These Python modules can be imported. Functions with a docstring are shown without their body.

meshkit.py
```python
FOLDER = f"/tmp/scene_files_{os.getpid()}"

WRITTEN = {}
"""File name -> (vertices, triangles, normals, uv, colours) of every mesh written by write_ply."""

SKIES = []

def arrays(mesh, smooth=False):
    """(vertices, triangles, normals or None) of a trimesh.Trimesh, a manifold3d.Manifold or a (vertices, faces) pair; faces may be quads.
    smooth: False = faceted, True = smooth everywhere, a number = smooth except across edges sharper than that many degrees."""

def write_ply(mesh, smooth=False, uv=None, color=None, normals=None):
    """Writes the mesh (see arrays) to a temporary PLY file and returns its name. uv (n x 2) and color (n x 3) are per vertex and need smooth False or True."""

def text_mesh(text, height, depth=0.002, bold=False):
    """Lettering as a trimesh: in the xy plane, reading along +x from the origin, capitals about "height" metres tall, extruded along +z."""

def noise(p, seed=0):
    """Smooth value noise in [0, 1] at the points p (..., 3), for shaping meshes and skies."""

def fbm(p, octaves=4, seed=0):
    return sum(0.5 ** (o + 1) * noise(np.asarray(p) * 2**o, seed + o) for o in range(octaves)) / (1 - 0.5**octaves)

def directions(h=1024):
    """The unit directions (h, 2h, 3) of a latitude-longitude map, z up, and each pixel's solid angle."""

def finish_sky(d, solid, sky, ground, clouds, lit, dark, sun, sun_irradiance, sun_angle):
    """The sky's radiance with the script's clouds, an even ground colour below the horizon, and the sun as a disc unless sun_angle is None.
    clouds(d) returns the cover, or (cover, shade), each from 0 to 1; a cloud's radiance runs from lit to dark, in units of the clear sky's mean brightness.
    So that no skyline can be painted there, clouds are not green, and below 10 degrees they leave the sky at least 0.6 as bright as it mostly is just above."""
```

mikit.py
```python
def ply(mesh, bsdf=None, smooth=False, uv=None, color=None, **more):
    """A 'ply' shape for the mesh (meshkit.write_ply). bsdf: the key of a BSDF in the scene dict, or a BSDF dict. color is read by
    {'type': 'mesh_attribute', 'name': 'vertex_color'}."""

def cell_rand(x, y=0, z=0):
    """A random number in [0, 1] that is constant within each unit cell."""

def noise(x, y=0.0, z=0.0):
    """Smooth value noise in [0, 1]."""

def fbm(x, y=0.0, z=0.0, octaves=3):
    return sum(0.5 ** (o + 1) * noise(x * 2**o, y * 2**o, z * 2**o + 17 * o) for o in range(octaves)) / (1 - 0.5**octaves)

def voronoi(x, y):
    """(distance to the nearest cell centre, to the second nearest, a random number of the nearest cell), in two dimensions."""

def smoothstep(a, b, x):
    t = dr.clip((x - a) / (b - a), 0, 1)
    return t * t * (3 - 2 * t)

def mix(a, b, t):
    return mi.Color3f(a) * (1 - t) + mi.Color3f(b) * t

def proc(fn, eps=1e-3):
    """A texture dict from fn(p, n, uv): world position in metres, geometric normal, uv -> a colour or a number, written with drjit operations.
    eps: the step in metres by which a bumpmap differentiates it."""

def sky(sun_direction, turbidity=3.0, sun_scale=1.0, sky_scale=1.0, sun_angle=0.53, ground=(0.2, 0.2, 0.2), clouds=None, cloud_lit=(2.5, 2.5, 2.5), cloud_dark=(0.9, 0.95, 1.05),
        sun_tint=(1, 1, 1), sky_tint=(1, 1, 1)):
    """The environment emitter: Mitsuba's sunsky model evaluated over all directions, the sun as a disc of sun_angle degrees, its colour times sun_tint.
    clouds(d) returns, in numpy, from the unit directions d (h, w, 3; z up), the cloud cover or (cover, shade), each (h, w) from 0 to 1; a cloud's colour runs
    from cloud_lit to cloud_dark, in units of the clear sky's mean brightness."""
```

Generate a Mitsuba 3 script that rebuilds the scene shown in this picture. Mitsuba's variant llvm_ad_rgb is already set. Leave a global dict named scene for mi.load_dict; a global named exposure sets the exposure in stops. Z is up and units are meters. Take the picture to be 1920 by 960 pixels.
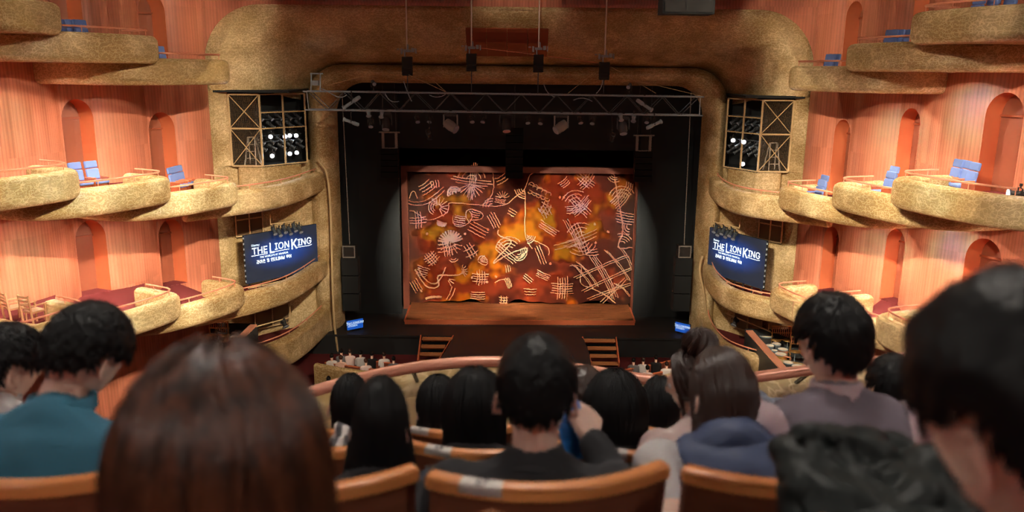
import math, numpy as np, trimesh, mitsuba as mi, drjit as dr, manifold3d as m3
import shapely.geometry as sg
import mikit, meshkit
from mikit import proc, noise, fbm, smoothstep, mix, cell_rand
from scipy.interpolate import splprep, splev

T = mi.ScalarTransform4f
rng = np.random.default_rng(7)
scene, labels = {}, {}

# ------------------------------------------------------------------ camera, exposure, big lights
EZ = 13.3                              # eye height above the stalls floor (second balcony)
FPX, PITCH, ROLL = 1500.0, math.radians(13.06), 0.011
FW = np.array([0, math.cos(PITCH), -math.sin(PITCH)]); UP0 = np.array([0, math.sin(PITCH), math.cos(PITCH)]); RT = np.array([1.0, 0, 0])
EYE = np.array([0, 0, EZ])
exposure = 1.0
_up = -math.sin(ROLL) * RT + math.cos(ROLL) * UP0
scene['camera'] = {'type': 'thinlens', 'fov': math.degrees(2 * math.atan(960 / FPX)), 'fov_axis': 'x', 'aperture_radius': 0.0052, 'focus_distance': 34.0,
                   'near_clip': 0.05, 'far_clip': 500.0,
                   'to_world': T().look_at(origin=EYE.tolist(), target=(EYE + FW).tolist(), up=_up.tolist())}
HOUSE = 70.0        # radiance of the house lamps in the ceiling
DOWN = 82.0        # intensity of the small downlights under the boxes

def ray(px, py):
    a, b = px - 960.0, py - 480.0
    a0, b0 = a * math.cos(ROLL) + b * math.sin(ROLL), -a * math.sin(ROLL) + b * math.cos(ROLL)
    return FPX * FW + a0 * RT - b0 * UP0
def PY(px, py, Y): d = ray(px, py); return EYE + d * (Y / d[1])
def PZ(px, py, z): d = ray(px, py); return EYE + d * ((z - EZ) / d[2])
def PD(px, py, depth): return EYE + ray(px, py) * (depth / FPX)

# ------------------------------------------------------------------ naming helpers
_n = {}
def uniq(name):
    k = _n.get(name, 0); _n[name] = k + 1
    return name if k == 0 else '%s_%03d' % (name, k)
def tag(key, label=None, cat=None, group=None, kind=None):
    d = labels.setdefault(key, {})
    for a, b in (('label', label), ('category', cat), ('group', group), ('kind', kind)):
        if b: d[a] = b
    return key
def thing(name, label, cat, group=None):
    return tag(uniq(name), label, cat, group)
def put(name, mesh, bsdf, parent=None, smooth=False, uv=None, label=None, cat=None, group=None, kind=None, **more):
    key = uniq((parent + '__' if parent else '') + name)
    scene[key] = mesh if isinstance(mesh, dict) else mikit.ply(mesh, bsdf, smooth=smooth, uv=uv, **more)
    if label or cat or group or kind: tag(key, label, cat, group, kind)
    return key
def struct(name, mesh, bsdf, parent=None, **k):
    if parent is None: k.setdefault('kind', 'structure')
    return put(name, mesh, bsdf, parent, **k)

# ------------------------------------------------------------------ materials
def rgb(c): return {'type': 'rgb', 'value': [float(x) for x in c]}
def mat(key, c, rough=0.5, metal=0.0, spec=0.5, bump=None, bs=1.0, **k):
    b = {'type': 'principled', 'base_color': c if isinstance(c, dict) else rgb(c), 'roughness': rough, 'metallic': metal, 'specular': spec, **k}
    if bump: b = {'type': 'bumpmap', 'arbitrary': bump, 'scale': bs, 'nested': b}
    scene[key] = {'type': 'twosided', 'bsdf': b}
    return key

def _wood(p, n, uv):
    s, z = uv.x, uv.y
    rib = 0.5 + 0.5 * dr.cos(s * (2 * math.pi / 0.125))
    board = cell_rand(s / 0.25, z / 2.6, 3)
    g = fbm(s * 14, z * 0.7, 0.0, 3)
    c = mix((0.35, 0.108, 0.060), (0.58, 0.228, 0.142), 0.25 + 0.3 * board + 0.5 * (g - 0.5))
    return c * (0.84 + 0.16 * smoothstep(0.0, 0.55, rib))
def _woodb(p, n, uv): return 0.012 * smoothstep(0.0, 0.5, 0.5 + 0.5 * dr.cos(uv.x * (2 * math.pi / 0.125)))
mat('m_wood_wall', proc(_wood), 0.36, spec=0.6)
mat('m_door_shaded', (0.21, 0.062, 0.033), 0.45)  # darker wood, deepened to include the shade inside the arches
def _gold(p, n, uv):
    w = fbm(p.x * 3, p.y * 3, p.z * 3, 2)
    a = noise(p.x * 13 + 4 * w, p.y * 13, p.z * 13 + 3 * w)
    b = noise(p.x * 10 + 31, p.y * 10 + 5 * w, p.z * 10)
    ridge = dr.maximum(smoothstep(0.085, 0.015, dr.abs(a - 0.5)), smoothstep(0.075, 0.015, dr.abs(b - 0.5)))
    patch = smoothstep(0.35, 0.68, fbm(p.x * 0.9 + 7, p.y * 0.9, p.z * 0.9, 3))
    base = mix((0.37, 0.25, 0.095), (0.60, 0.455, 0.23), patch)
    return mix(base * 0.86, mi.Color3f(0.86, 0.73, 0.48), ridge * 0.66 * (0.45 + 0.55 * patch))
mat('m_gold', proc(_gold), 0.5, metal=0.18, spec=0.4)
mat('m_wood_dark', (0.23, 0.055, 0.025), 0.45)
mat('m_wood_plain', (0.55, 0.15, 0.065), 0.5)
mat('m_black', (0.019, 0.0235, 0.027), 0.8, spec=0.15)
mat('m_black_metal', (0.018, 0.02, 0.022), 0.45, spec=0.5)
mat('m_steel', (0.26, 0.34, 0.40), 0.4)
mat('m_steel_dark', (0.050, 0.066, 0.080), 0.45)
mat('m_copper_rail', (0.66, 0.29, 0.19), 0.3, metal=0.15, spec=0.6)
mat('m_cream_metal', (0.52, 0.40, 0.22), 0.45)
mat('m_carpet', (0.085, 0.017, 0.019), 0.95, spec=0.1)
mat('m_blue_fabric', (0.115, 0.19, 0.45), 0.85, spec=0.2)
mat('m_frame', (0.15, 0.042, 0.024), 0.6)
mat('m_ceiling', (0.35, 0.12, 0.06), 0.8)
mat('m_stage', (0.018, 0.021, 0.023), 0.62, spec=0.25)
mat('m_step', (0.46, 0.19, 0.075), 0.5)
mat('m_speaker', (0.006, 0.0065, 0.007), 0.7, spec=0.1)
def _planks(p, n, uv):
    k = cell_rand(p.x / 0.9 + cell_rand(p.y / 0.18) * 3, p.y / 0.18)
    g = fbm(p.x * 4, p.y * 30, 1.0, 3)
    return mix((0.07, 0.021, 0.009), (0.27, 0.10, 0.034), 0.2 + 0.35 * k + 0.7 * (g - 0.35))
mat('m_planks', proc(_planks), 0.5)
mat('m_net', (0.17, 0.12, 0.07), 0.85, spec=0.2)
mat('m_alu', (0.82, 0.80, 0.76), 0.45)
mat('m_white', (0.78, 0.77, 0.74), 0.6)

# ------------------------------------------------------------------ mesh helpers
def box(c, s): m = trimesh.creation.box(extents=s); m.apply_translation(c); return m
def cat(ms): return trimesh.util.concatenate(ms)
def bar(a, b, r, sides=8):
    return trimesh.creation.cylinder(radius=r, segment=[np.asarray(a, float), np.asarray(b, float)], sections=sides)
def beam(a, b, w, h, up=(0, 0, 1)):
    a, b = np.asarray(a, float), np.asarray(b, float); d = b - a; L = np.linalg.norm(d); d = d / L
    if abs(np.dot(d, up)) > .995: up = (0, 1, 0)
    x = np.cross(d, up); x /= np.linalg.norm(x); y = np.cross(x, d)
    m = trimesh.creation.box(extents=(w, h, L)); M = np.eye(4); M[:3, 0], M[:3, 1], M[:3, 2], M[:3, 3] = x, y, d, (a + b) / 2
    m.apply_transform(M); return m
def tube(pts, r, sides=8, caps=True):
    p = np.asarray(pts, float); t = np.gradient(p, axis=0); t /= np.linalg.norm(t, axis=1, keepdims=True) + 1e-12
    r = np.broadcast_to(r, (len(p),)); ref = np.array([0, 0, 1.0]) if abs(t[:, 2]).mean() < .8 else np.array([1.0, 0, 0])
    a = np.cross(t, ref); a /= np.linalg.norm(a, axis=1, keepdims=True) + 1e-12; b = np.cross(a, t)
    an = np.arange(sides) * 2 * math.pi / sides
    v = p[:, None] + r[:, None, None] * (np.cos(an)[None, :, None] * a[:, None] + np.sin(an)[None, :, None] * b[:, None])
    return skin(v, caps)
def skin(v, caps=True, closed=True):
    """rings (n, k, 3) -> mesh"""
    n, k = v.shape[:2]; i, j = np.meshgrid(np.arange(n - 1), np.arange(k if closed else k - 1), indexing='ij')
    q = np.stack([i * k + j, i * k + (j + 1) % k, (i + 1) * k + (j + 1) % k, (i + 1) * k + j], -1).reshape(-1, 4)
    f = np.vstack([q[:, [0, 2, 1]], q[:, [0, 3, 2]]]); V = v.reshape(-1, 3)
    if caps:
        V = np.vstack([V, v[0].mean(0), v[-1].mean(0)]); c0, c1 = n * k, n * k + 1; jj = np.arange(k); b = (n - 1) * k
        f = np.vstack([f, np.stack([jj, (jj + 1) % k, 0 * jj + c0], 1), np.stack([b + (jj + 1) % k, b + jj, 0 * jj + c1], 1)])
    return trimesh.Trimesh(V, f, process=False)
def curve(pts, n, s=0.0):
    p = np.asarray(pts, float); tck, _ = splprep(p.T, s=s, k=min(3, len(p) - 1)); u = np.linspace(0, 1, 800)
    q = np.array(splev(u, tck)).T; d = np.r_[0, np.cumsum(np.linalg.norm(np.diff(q, axis=0), axis=1))]
    t = np.linspace(0, d[-1], n); return np.stack([np.interp(t, d, q[:, k]) for k in range(p.shape[1])], 1)
def normals2(p):
    t = np.gradient(p, axis=0); t /= np.linalg.norm(t, axis=1, keepdims=True); return np.stack([t[:, 1], -t[:, 0]], 1)
def rrect(w0, w1, z0, z1, r, seg=5):
    """rounded rectangle outline in (n, z); r = (top-in, top-out, bottom-out, bottom-in)"""
    out = []
    for (cx, cz, a0, rr) in ((w1 - r[1], z1 - r[1], 0, r[1]), (w0 + r[0], z1 - r[0], 90, r[0]), (w0 + r[3], z0 + r[3], 180, r[3]), (w1 - r[2], z0 + r[2], 270, r[2])):
        for k in range(seg + 1):
            a = math.radians(a0 + 90 * k / seg); out.append((cx + rr * math.cos(a), cz + rr * math.sin(a)))
    return np.array(out)
def sweep(path, prof, round_ends=0.0):
    """sweep the closed outline prof (n, z) along the plan path (x, y); n points to the right of the direction of travel"""
    p = np.asarray(path, float); nn = normals2(p); rings = []
    c = prof.mean(0)
    for k in range(len(p)):
        s = 1.0
        off = c + (prof - c) * s
        rings.append(np.column_stack([p[k, 0] + nn[k, 0] * off[:, 0], p[k, 1] + nn[k, 1] * off[:, 0], off[:, 1]]))
    if round_ends:
        t1 = p[-1] - p[-2]; t1 /= np.linalg.norm(t1); t0 = p[0] - p[1]; t0 /= np.linalg.norm(t0)
        for a in (20, 40, 60, 78):
            s, e = math.cos(math.radians(a)), math.sin(math.radians(a)) * round_ends
            off = c + (prof - c) * (0.35 + 0.65 * s)
            q = p[-1] + t1 * e; rings.append(np.column_stack([q[0] + nn[-1, 0] * off[:, 0], q[1] + nn[-1, 1] * off[:, 0], off[:, 1]]))
            q = p[0] + t0 * e; rings.insert(0, np.column_stack([q[0] + nn[0, 0] * off[:, 0], q[1] + nn[0, 1] * off[:, 0], off[:, 1]]))
    return skin(np.array(rings))
def extrude(poly, z0, z1):
    m = trimesh.creation.extrude_polygon(poly, z1 - z0, engine='earcut'); m.apply_translation((0, 0, z0)); return m
def plain(m): return trimesh.Trimesh(m.vertices, m.faces, process=False)

# ------------------------------------------------------------------ room shell
Zr = lambda z: z + EZ
ZTOP = Zr(5.9)
struct('floor', box((0, 14, -0.15), (44, 60, 0.3)), 'm_carpet')
struct('ceiling', box((0, 14, ZTOP + 0.15), (44, 60, 0.3)), 'm_ceiling')
struct('wall_back', box((0, -10, ZTOP / 2), (44, 0.3, ZTOP)), 'm_wood_plain')

def bulge(P, Q, h, n, hall):
    P, Q, hall = np.array(P, float), np.array(Q, float), np.array(hall, float)
    t = np.linspace(0, 1, n); return P + (Q - P) * t[:, None] + hall * (h * np.sin(np.pi * t) ** 0.8)[:, None]
def build_side_wall(name, nodes, side, arches):
    """nodes: alternating ('arch'|'col', P, Q); arches: for each arch index a list of (z0, z1)"""
    pts, spans, kinds = [], [], []
    for kind, P, Q, h in nodes:
        q = bulge(P, Q, h, 25 if kind == 'col' else 7, (-side * 0.92, -0.39)) if kind == 'col' else np.linspace(P, Q, 7)
        a = len(pts); pts += [x for x in q][(1 if pts else 0):]; spans.append((max(a - 1, 0), len(pts) - 1)); kinds.append(kind)
    pts = np.array(pts); s = np.r_[0, np.cumsum(np.linalg.norm(np.diff(pts, axis=0), axis=1))]
    holes, ai = [], 0
    info = []
    for (a, b), kind in zip(spans, kinds):
        if kind == 'arch':
            for (z0, z1) in arches[ai]:
                s0, s1 = s[a] + 0.06, s[b] - 0.06; r = (s1 - s0) / 2; c = (s0 + s1) / 2
                an = np.radians(np.linspace(0, 180, 15))
                out = [(s1, z0)] + [(c + r * math.cos(x), z1 - r * 1.25 + r * 1.25 * math.sin(x)) for x in an] + [(s0, z0)]
                holes.append(sg.Polygon(out)); info.append((s0, s1, z0, z1, out))
            ai += 1
    full = sg.box(0, 0, s[-1], ZTOP)
    for h in holes: full = full.difference(h)
    V, Fc, UV = [], [], []
    cuts = np.unique(np.round(s, 5)); off = 0
    for a, b in zip(cuts[:-1], cuts[1:]):
        piece = full.intersection(sg.box(a, -1, b, ZTOP + 1))
        for g in getattr(piece, 'geoms', [piece]):
            if g.geom_type != 'Polygon' or g.area < 1e-6: continue
            v, f = trimesh.creation.triangulate_polygon(g, engine='earcut')
            V.append(v); Fc.append(f + off); off += len(v)
    V, Fc = np.vstack(V), np.vstack(Fc)
    key, inv = np.unique(np.round(V, 4), axis=0, return_inverse=True); Fc = inv.reshape(-1)[Fc]; V = key
    at = lambda q: np.stack([np.interp(q, s, pts[:, 0]), np.interp(q, s, pts[:, 1])], 1)
    xy = at(V[:, 0]); m = trimesh.Trimesh(np.column_stack([xy, V[:, 1]]), Fc, process=False)
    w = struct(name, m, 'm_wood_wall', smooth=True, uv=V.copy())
    back = np.array((side * 0.92, 0.39)) * 0.75
    for (s0, s1, z0, z1, out) in info:
        o = np.array(out); A = at(o[:, 0]); ring = np.column_stack([A, o[:, 1]]); ring2 = ring + np.r_[back, 0]
        jm = skin(np.stack([ring, ring2]), caps=False, closed=False)
        uv = np.column_stack([np.tile(np.linspace(0, .02, len(o)), 2), np.tile(o[:, 1], 2)])
        put('arch_reveal', jm, 'm_wood_plain', w, smooth=True)
        zs = z1 - (s1 - s0) / 2 * 1.25
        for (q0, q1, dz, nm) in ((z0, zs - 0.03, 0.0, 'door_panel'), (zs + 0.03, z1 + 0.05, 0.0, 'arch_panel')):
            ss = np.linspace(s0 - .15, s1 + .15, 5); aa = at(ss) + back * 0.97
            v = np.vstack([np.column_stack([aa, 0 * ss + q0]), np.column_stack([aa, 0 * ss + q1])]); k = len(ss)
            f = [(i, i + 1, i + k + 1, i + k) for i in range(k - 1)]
            put(nm, (v, np.array(f)), 'm_door_shaded', w)
        aa = at(np.array([s0 - .02, s1 + .02])); v = np.array([(*aa[0], z0 + .004), (*aa[1], z0 + .004), (*(aa[1] + back), z0 + .004), (*(aa[0] + back), z0 + .004)])
        put('threshold', (v, np.array([(0, 1, 2, 3)])), 'm_carpet', w)
        aa = at(np.linspace(s0 - .1, s1 + .1, 2)) + back * 0.93
        put('door_rail', beam((*aa[0], zs), (*aa[1], zs), 0.06, 0.07), 'm_wood_dark', w)
    return pts, s
FLO, MID, UPP = -9.0, 0, 0   # (floors are set per box below)
L_nodes = [('col', (-21.0, 8.0), (-19.2, 20.0), 0.9), ('col', (-19.2, 20.0), (-17.2, 23.8), 0.5), ('arch', (-17.2, 23.8), (-16.4, 24.8), 0), ('col', (-16.4, 24.8), (-15.7, 28.0), 0.42),
           ('arch', (-15.7, 28.0), (-15.0, 29.0), 0), ('col', (-15.0, 29.0), (-14.2, 31.3), 0.36), ('arch', (-14.2, 31.3), (-13.5, 32.3), 0), ('col', (-13.5, 32.3), (-12.6, 33.6), 0.22)]
R_nodes = [('col', (19.6, 8.0), (17.6, 19.8), 0.9), ('col', (17.6, 19.8), (14.95, 23.7), 0.6), ('arch', (14.95, 23.7), (14.35, 24.8), 0), ('col', (14.35, 24.8), (14.1, 28.0), 0.45),
           ('arch', (14.1, 28.0), (13.8, 29.0), 0), ('col', (13.8, 29.0), (13.1, 31.3), 0.36), ('arch', (13.1, 31.3), (12.8, 32.3), 0), ('col', (12.8, 32.3), (12.2, 33.6), 0.2)]
RIM = {'upper': [1.67, 0.94, 0.26], 'mid': [-2.87, -3.53, -4.13], 'low': [-7.0, -7.55, -8.1]}
HT = 0.86
def arch_list(i):
    out = []
    for t, h in (('upper', 3.1), ('mid', 3.05), ('low', 2.75)):
        zf = Zr(RIM[t][i]) - 0.66; out.append((zf, zf + h))
    return out
LW = build_side_wall('wall_left', L_nodes, -1, [arch_list(i) for i in range(3)])
RW = build_side_wall('wall_right', R_nodes, 1, [arch_list(i) for i in range(3)])

# ------------------------------------------------------------------ balcony boxes
PLAN = np.array([(-4.97, -4.1), (-4.95, -2.5), (-4.9, -1.7), (-4.6, -0.85), (-3.9, -0.32), (-3.1, -0.08), (-2.2, 0.04), (-1.2, 0.06), (-0.5, -0.06), (-0.1, -0.38), (0.03, -0.9), (0.06, -1.5), (0.08, -2.1)])
def box_path(tip, side, plan=PLAN):
    u = np.array((-side * 0.396 if side < 0 else -side * 0.25, 0.918 if side < 0 else 0.968)); v = np.array((-side * u[1], -abs(u[0])))
    return np.array([np.array(tip) + u * a + v * (b + 0.3) for a, b in plan])
TIERN = {'upper': 'top tier', 'mid': 'middle tier', 'low': 'lower tier'}
SIDEN = {-1: 'left', 1: 'right'}
ORD = ['third box from the stage', 'second box from the stage', 'box nearest the stage']
def rail_for(parent, path, z, n_in, posts, r=0.03, hgt=0.2, floorz=None):
    nn = normals2(path); q = path + nn * n_in
    put('hand_rail', tube(np.column_stack([q, np.full(len(q), z)]), r), 'm_copper_rail', parent, smooth=40)
    for k in posts:
        put('rail_post', bar((*q[k], floorz), (*q[k], z), 0.014, 6), 'm_copper_rail', parent)
def make_box(tier, i, tip, side, plan=PLAN, wallpts=None, zrim=None, label=None, rail=True):
    zr = Zr(RIM[tier][i] if zrim is None else zrim); z0 = zr - HT; zf = zr - 0.66
    path = curve(box_path(tip, side, plan), 56)
    if side > 0: pass
    sgn = 1 if side < 0 else -1                    # outer side of the path is to the right when travelling towards the stage on the left wall
    prof = rrect(-0.46, 0.0, z0, zr, (0.14, 0.2, 0.24, 0.05)) * np.array([sgn, 1])
    if sgn < 0: prof = prof[::-1]
    key = thing('theatre_box', label or 'gold stippled curved theatre box on the %s wall, %s, %s' % (SIDEN[side], TIERN[tier], ORD[i]), 'theatre box', None)
    put('parapet', sweep(path, prof, 0.2), 'm_gold', key, smooth=50)
    W = wallpts[0]; inner = path + normals2(path) * (-0.2 * sgn)
    a, b = path[0], path[-1]
    ia = np.argmin(np.linalg.norm(W - a, axis=1)); ib = np.argmin(np.linalg.norm(W - b, axis=1)); 
    ib = min(len(W) - 1, ib + 10)
    poly = sg.Polygon(np.vstack([inner, W[ia:ib + 1][::-1]])).buffer(0)
    if poly.geom_type != 'Polygon': poly = max(poly.geoms, key=lambda g: g.area)
    put('soffit', extrude(poly, z0 + 0.02, zf - 0.03), 'm_gold', key)
    put('carpet', extrude(poly, zf - 0.03, zf), 'm_carpet', key)
    if rail:
        nn = normals2(path); ks = range(9, 44)
        rail_for(key, path[22:54], zr + 0.17, -0.3 * sgn, (0, 7, 14, 21, 29), floorz=zr - 0.05)
    return key, path, zr, zf
TIPS = {-1: [(-12.4, 23.0), (-11.3, 26.5), (-10.2, 29.7)], 1: [(11.0, 23.3), (10.75, 26.9), (10.1, 30.3)]}
BOX = {}
for side, W in ((-1, LW), (1, RW)):
    for tier in ('upper', 'mid', 'low'):
        for i in range(3):
            BOX[side, tier, i] = make_box(tier, i, TIPS[side][i], side, wallpts=W)
# boxes right beside the stage opening
PORT_PATH = {-1: [(-11.9, 28.9), (-11.0, 29.8), (-10.1, 30.9), (-9.4, 32.1), (-9.0, 33.6), (-8.8, 35.3), (-8.65, 37.0)],
             1: [(11.6, 29.2), (10.7, 30.0), (9.7, 30.8), (8.95, 31.9), (8.7, 33.4), (8.8, 35.2), (9.1, 37.0)]}
PIER = {-1: [(-12.6, 33.6), (-12.0, 34.4), (-11.2, 35.3), (-10.2, 36.2), (-9.0, 37.2)], 1: [(12.2, 33.6), (11.7, 34.4), (11.0, 35.3), (10.3, 36.2), (9.35, 37.2)]}
for side in (-1, 1):
    for nm, z, h in (('middle tier', -4.62, 0.98), ('lower tier', -8.7, 0.98), ('ground level', -11.15, 1.3)):
        zr = Zr(z); z0 = zr - h; sgn = 1 if side < 0 else -1
        path = curve(PORT_PATH[side], 40)
        key = thing('theatre_box', 'long gold stippled box curving up to the %s edge of the stage opening, %s' % (SIDEN[side], nm), 'theatre box')
        prof = rrect(-0.5, 0.0, z0, zr, (0.14, 0.2, 0.3, 0.05)) * np.array([sgn, 1])
        if sgn < 0: prof = prof[::-1]
        put('parapet', sweep(path, prof, 0.1), 'm_gold', key, smooth=50)
        P = curve(PIER[side], 14); inner = path + normals2(path) * (-0.2 * sgn)
        poly = sg.Polygon(np.vstack([inner, P[::-1]])).buffer(0)
        if poly.geom_type != 'Polygon': poly = max(poly.geoms, key=lambda g: g.area)
        put('soffit', extrude(poly, z0 + 0.05, zr - 0.85), 'm_gold', key)
        put('carpet', extrude(poly, zr - 0.85, zr - 0.82), 'm_carpet', key)
        rail_for(key, path[4:38], zr + 0.14, -0.34 * sgn, (0, 8, 16, 24, 32), r=0.028, floorz=zr - 0.05)
    P = curve(PIER[side], 14)
    def strip(p, z0, z1): return skin(np.stack([np.column_stack([p, np.full(len(p), z0)]), np.column_stack([p, np.full(len(p), z1)])]), caps=False, closed=False)
    struct('wall_pier_' + SIDEN[side], strip(P, 0.0, Zr(-4.1)), 'm_gold', smooth=True)
    struct('wall_pier_' + SIDEN[side], strip(curve([PIER[side][0], (PIER[side][0][0] * .55 + PIER[side][1][0] * .45, 33.96), (-side * -12.02 if side > 0 else -12.02, 34.18)] if side < 0 else [PIER[side][0], (12.0, 33.9), (11.8, 34.18)], 6), Zr(-4.1), Zr(-0.93)), 'm_gold', smooth=True)

# ------------------------------------------------------------------ gold stage portal
def portal_ring(s, y, zlow):
    xl, xr = -12.7 + 4.4 * s, 12.3 - 3.43 * s; zt = Zr(2.5 - 3.12 * s); r = 2.4 - 1.0 * s
    pts = [(xl, zlow), (xl, (zlow + zt - r) / 2)]
    for a in np.linspace(180, 90, 12): pts.append((xl + r + r * math.cos(math.radians(a)), zt - r + r * math.sin(math.radians(a))))
    for x in np.linspace(xl + r, xr - r, 12)[1:-1]: pts.append((x, zt))
    for a in np.linspace(90, 0, 12): pts.append((xr - r + r * math.cos(math.radians(a)), zt - r + r * math.sin(math.radians(a))))
    pts += [(xr, (zlow + zt - r) / 2), (xr, zlow)]
    return np.array([(x, y, z) for x, z in pts])
ZL = Zr(-0.93)
FLARE = ((0, 33.95), (0.0, 33.75), (0.08, 33.72), (0.18, 33.80), (0.30, 34.0), (0.42, 34.32), (0.52, 34.75), (0.60, 35.3), (0.66, 35.95), (0.70, 36.7), (0.735, 37.5))
flare = [portal_ring(s, y, ZL) for s, y in FLARE]
roll = [portal_ring(s, y, 0.0) for s, y in ((0.735, 37.5), (0.74, 37.15), (0.76, 36.85), (0.80, 36.6), (0.85, 36.5), (0.90, 36.55), (0.945, 36.75), (0.98, 37.1), (1.0, 37.6), (1.0, 38.2))]
arch = struct('wall_stage_portal', skin(np.array(roll), caps=False, closed=False), 'm_gold', smooth=True)
put('flared_surround', skin(np.array(flare), caps=False, closed=False), 'm_gold', arch, smooth=True)
# ledges that close the flare above the light cages
for side, (xa, xb) in ((-1, (-12.7, -9.3)), (1, (9.6, 12.3))):
    put('flare_ledge', box(((xa + xb) / 2, 35.8, ZL - 0.03), (xb - xa, 4.0, 0.1)), 'm_black', arch)
# front wall round the portal
outer = sg.box(-14.5, 0, 14.5, ZTOP)
hole = portal_ring(0.0, 0, -1)[:, [0, 2]]; hole = sg.Polygon(np.vstack([hole, [[12.3, -1], [-12.7, -1]]])).buffer(0.0)
wf = outer.difference(hole); below = sg.box(-15, -1, 15, Zr(2.62)); up = wf.difference(below); lo = wf.intersection(below)
def xz_wall(poly, y, dy):
    m = trimesh.creation.extrude_polygon(poly, dy, engine='earcut'); v = m.vertices.copy(); m.vertices = np.column_stack([v[:, 0], y + v[:, 2], v[:, 1]]); m.invert(); return m
for g in getattr(lo, 'geoms', [lo]):
    m = xz_wall(g, 33.75, 0.3); struct('wall_front', m, 'm_wood_wall', uv=m.vertices[:, [0, 2]])
for k, (xa, xb, dy) in enumerate(((-14, -1.7, 0.35), (-1.7, 1.9, -0.1), (1.9, 14, 0.35))):
    m = box(((xa + xb) / 2, 34.1 + dy, Zr(4.4)), (xb - xa, 0.3, 3.56)); struct('wall_over_portal', m, 'm_wood_wall', uv=m.vertices[:, [0, 2]])
# slotted dark panel above the stage opening
gp = thing('slatted_panel', 'dark wooden slatted panel set in the gold portal above the truss', 'panel')
fs, fy = np.array([f[0] for f in FLARE[1:]]), np.array([f[1] for f in FLARE[1:]])
sv = np.linspace(0.26, 0.60, 9); yv = np.interp(sv, fs, fy); zv = Zr(2.5) - 3.12 * sv
xa, xb = PY(873, 38, 34)[0], PY(1029, 40, 34)[0]
for k in range(4):
    x0, x1 = xa + (xb - xa) * (k + .012) / 4, xa + (xb - xa) * (k + .988) / 4
    ring = lambda o: np.array([[(x0, y - o, z - o * .6), (x1, y - o, z - o * .6)] for y, z in zip(yv, zv)])
    o, b = ring(.07), ring(-.03); put('panel', skin(np.concatenate([o, b[:, ::-1]], 1)), 'm_wood_dark', gp)

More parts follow.
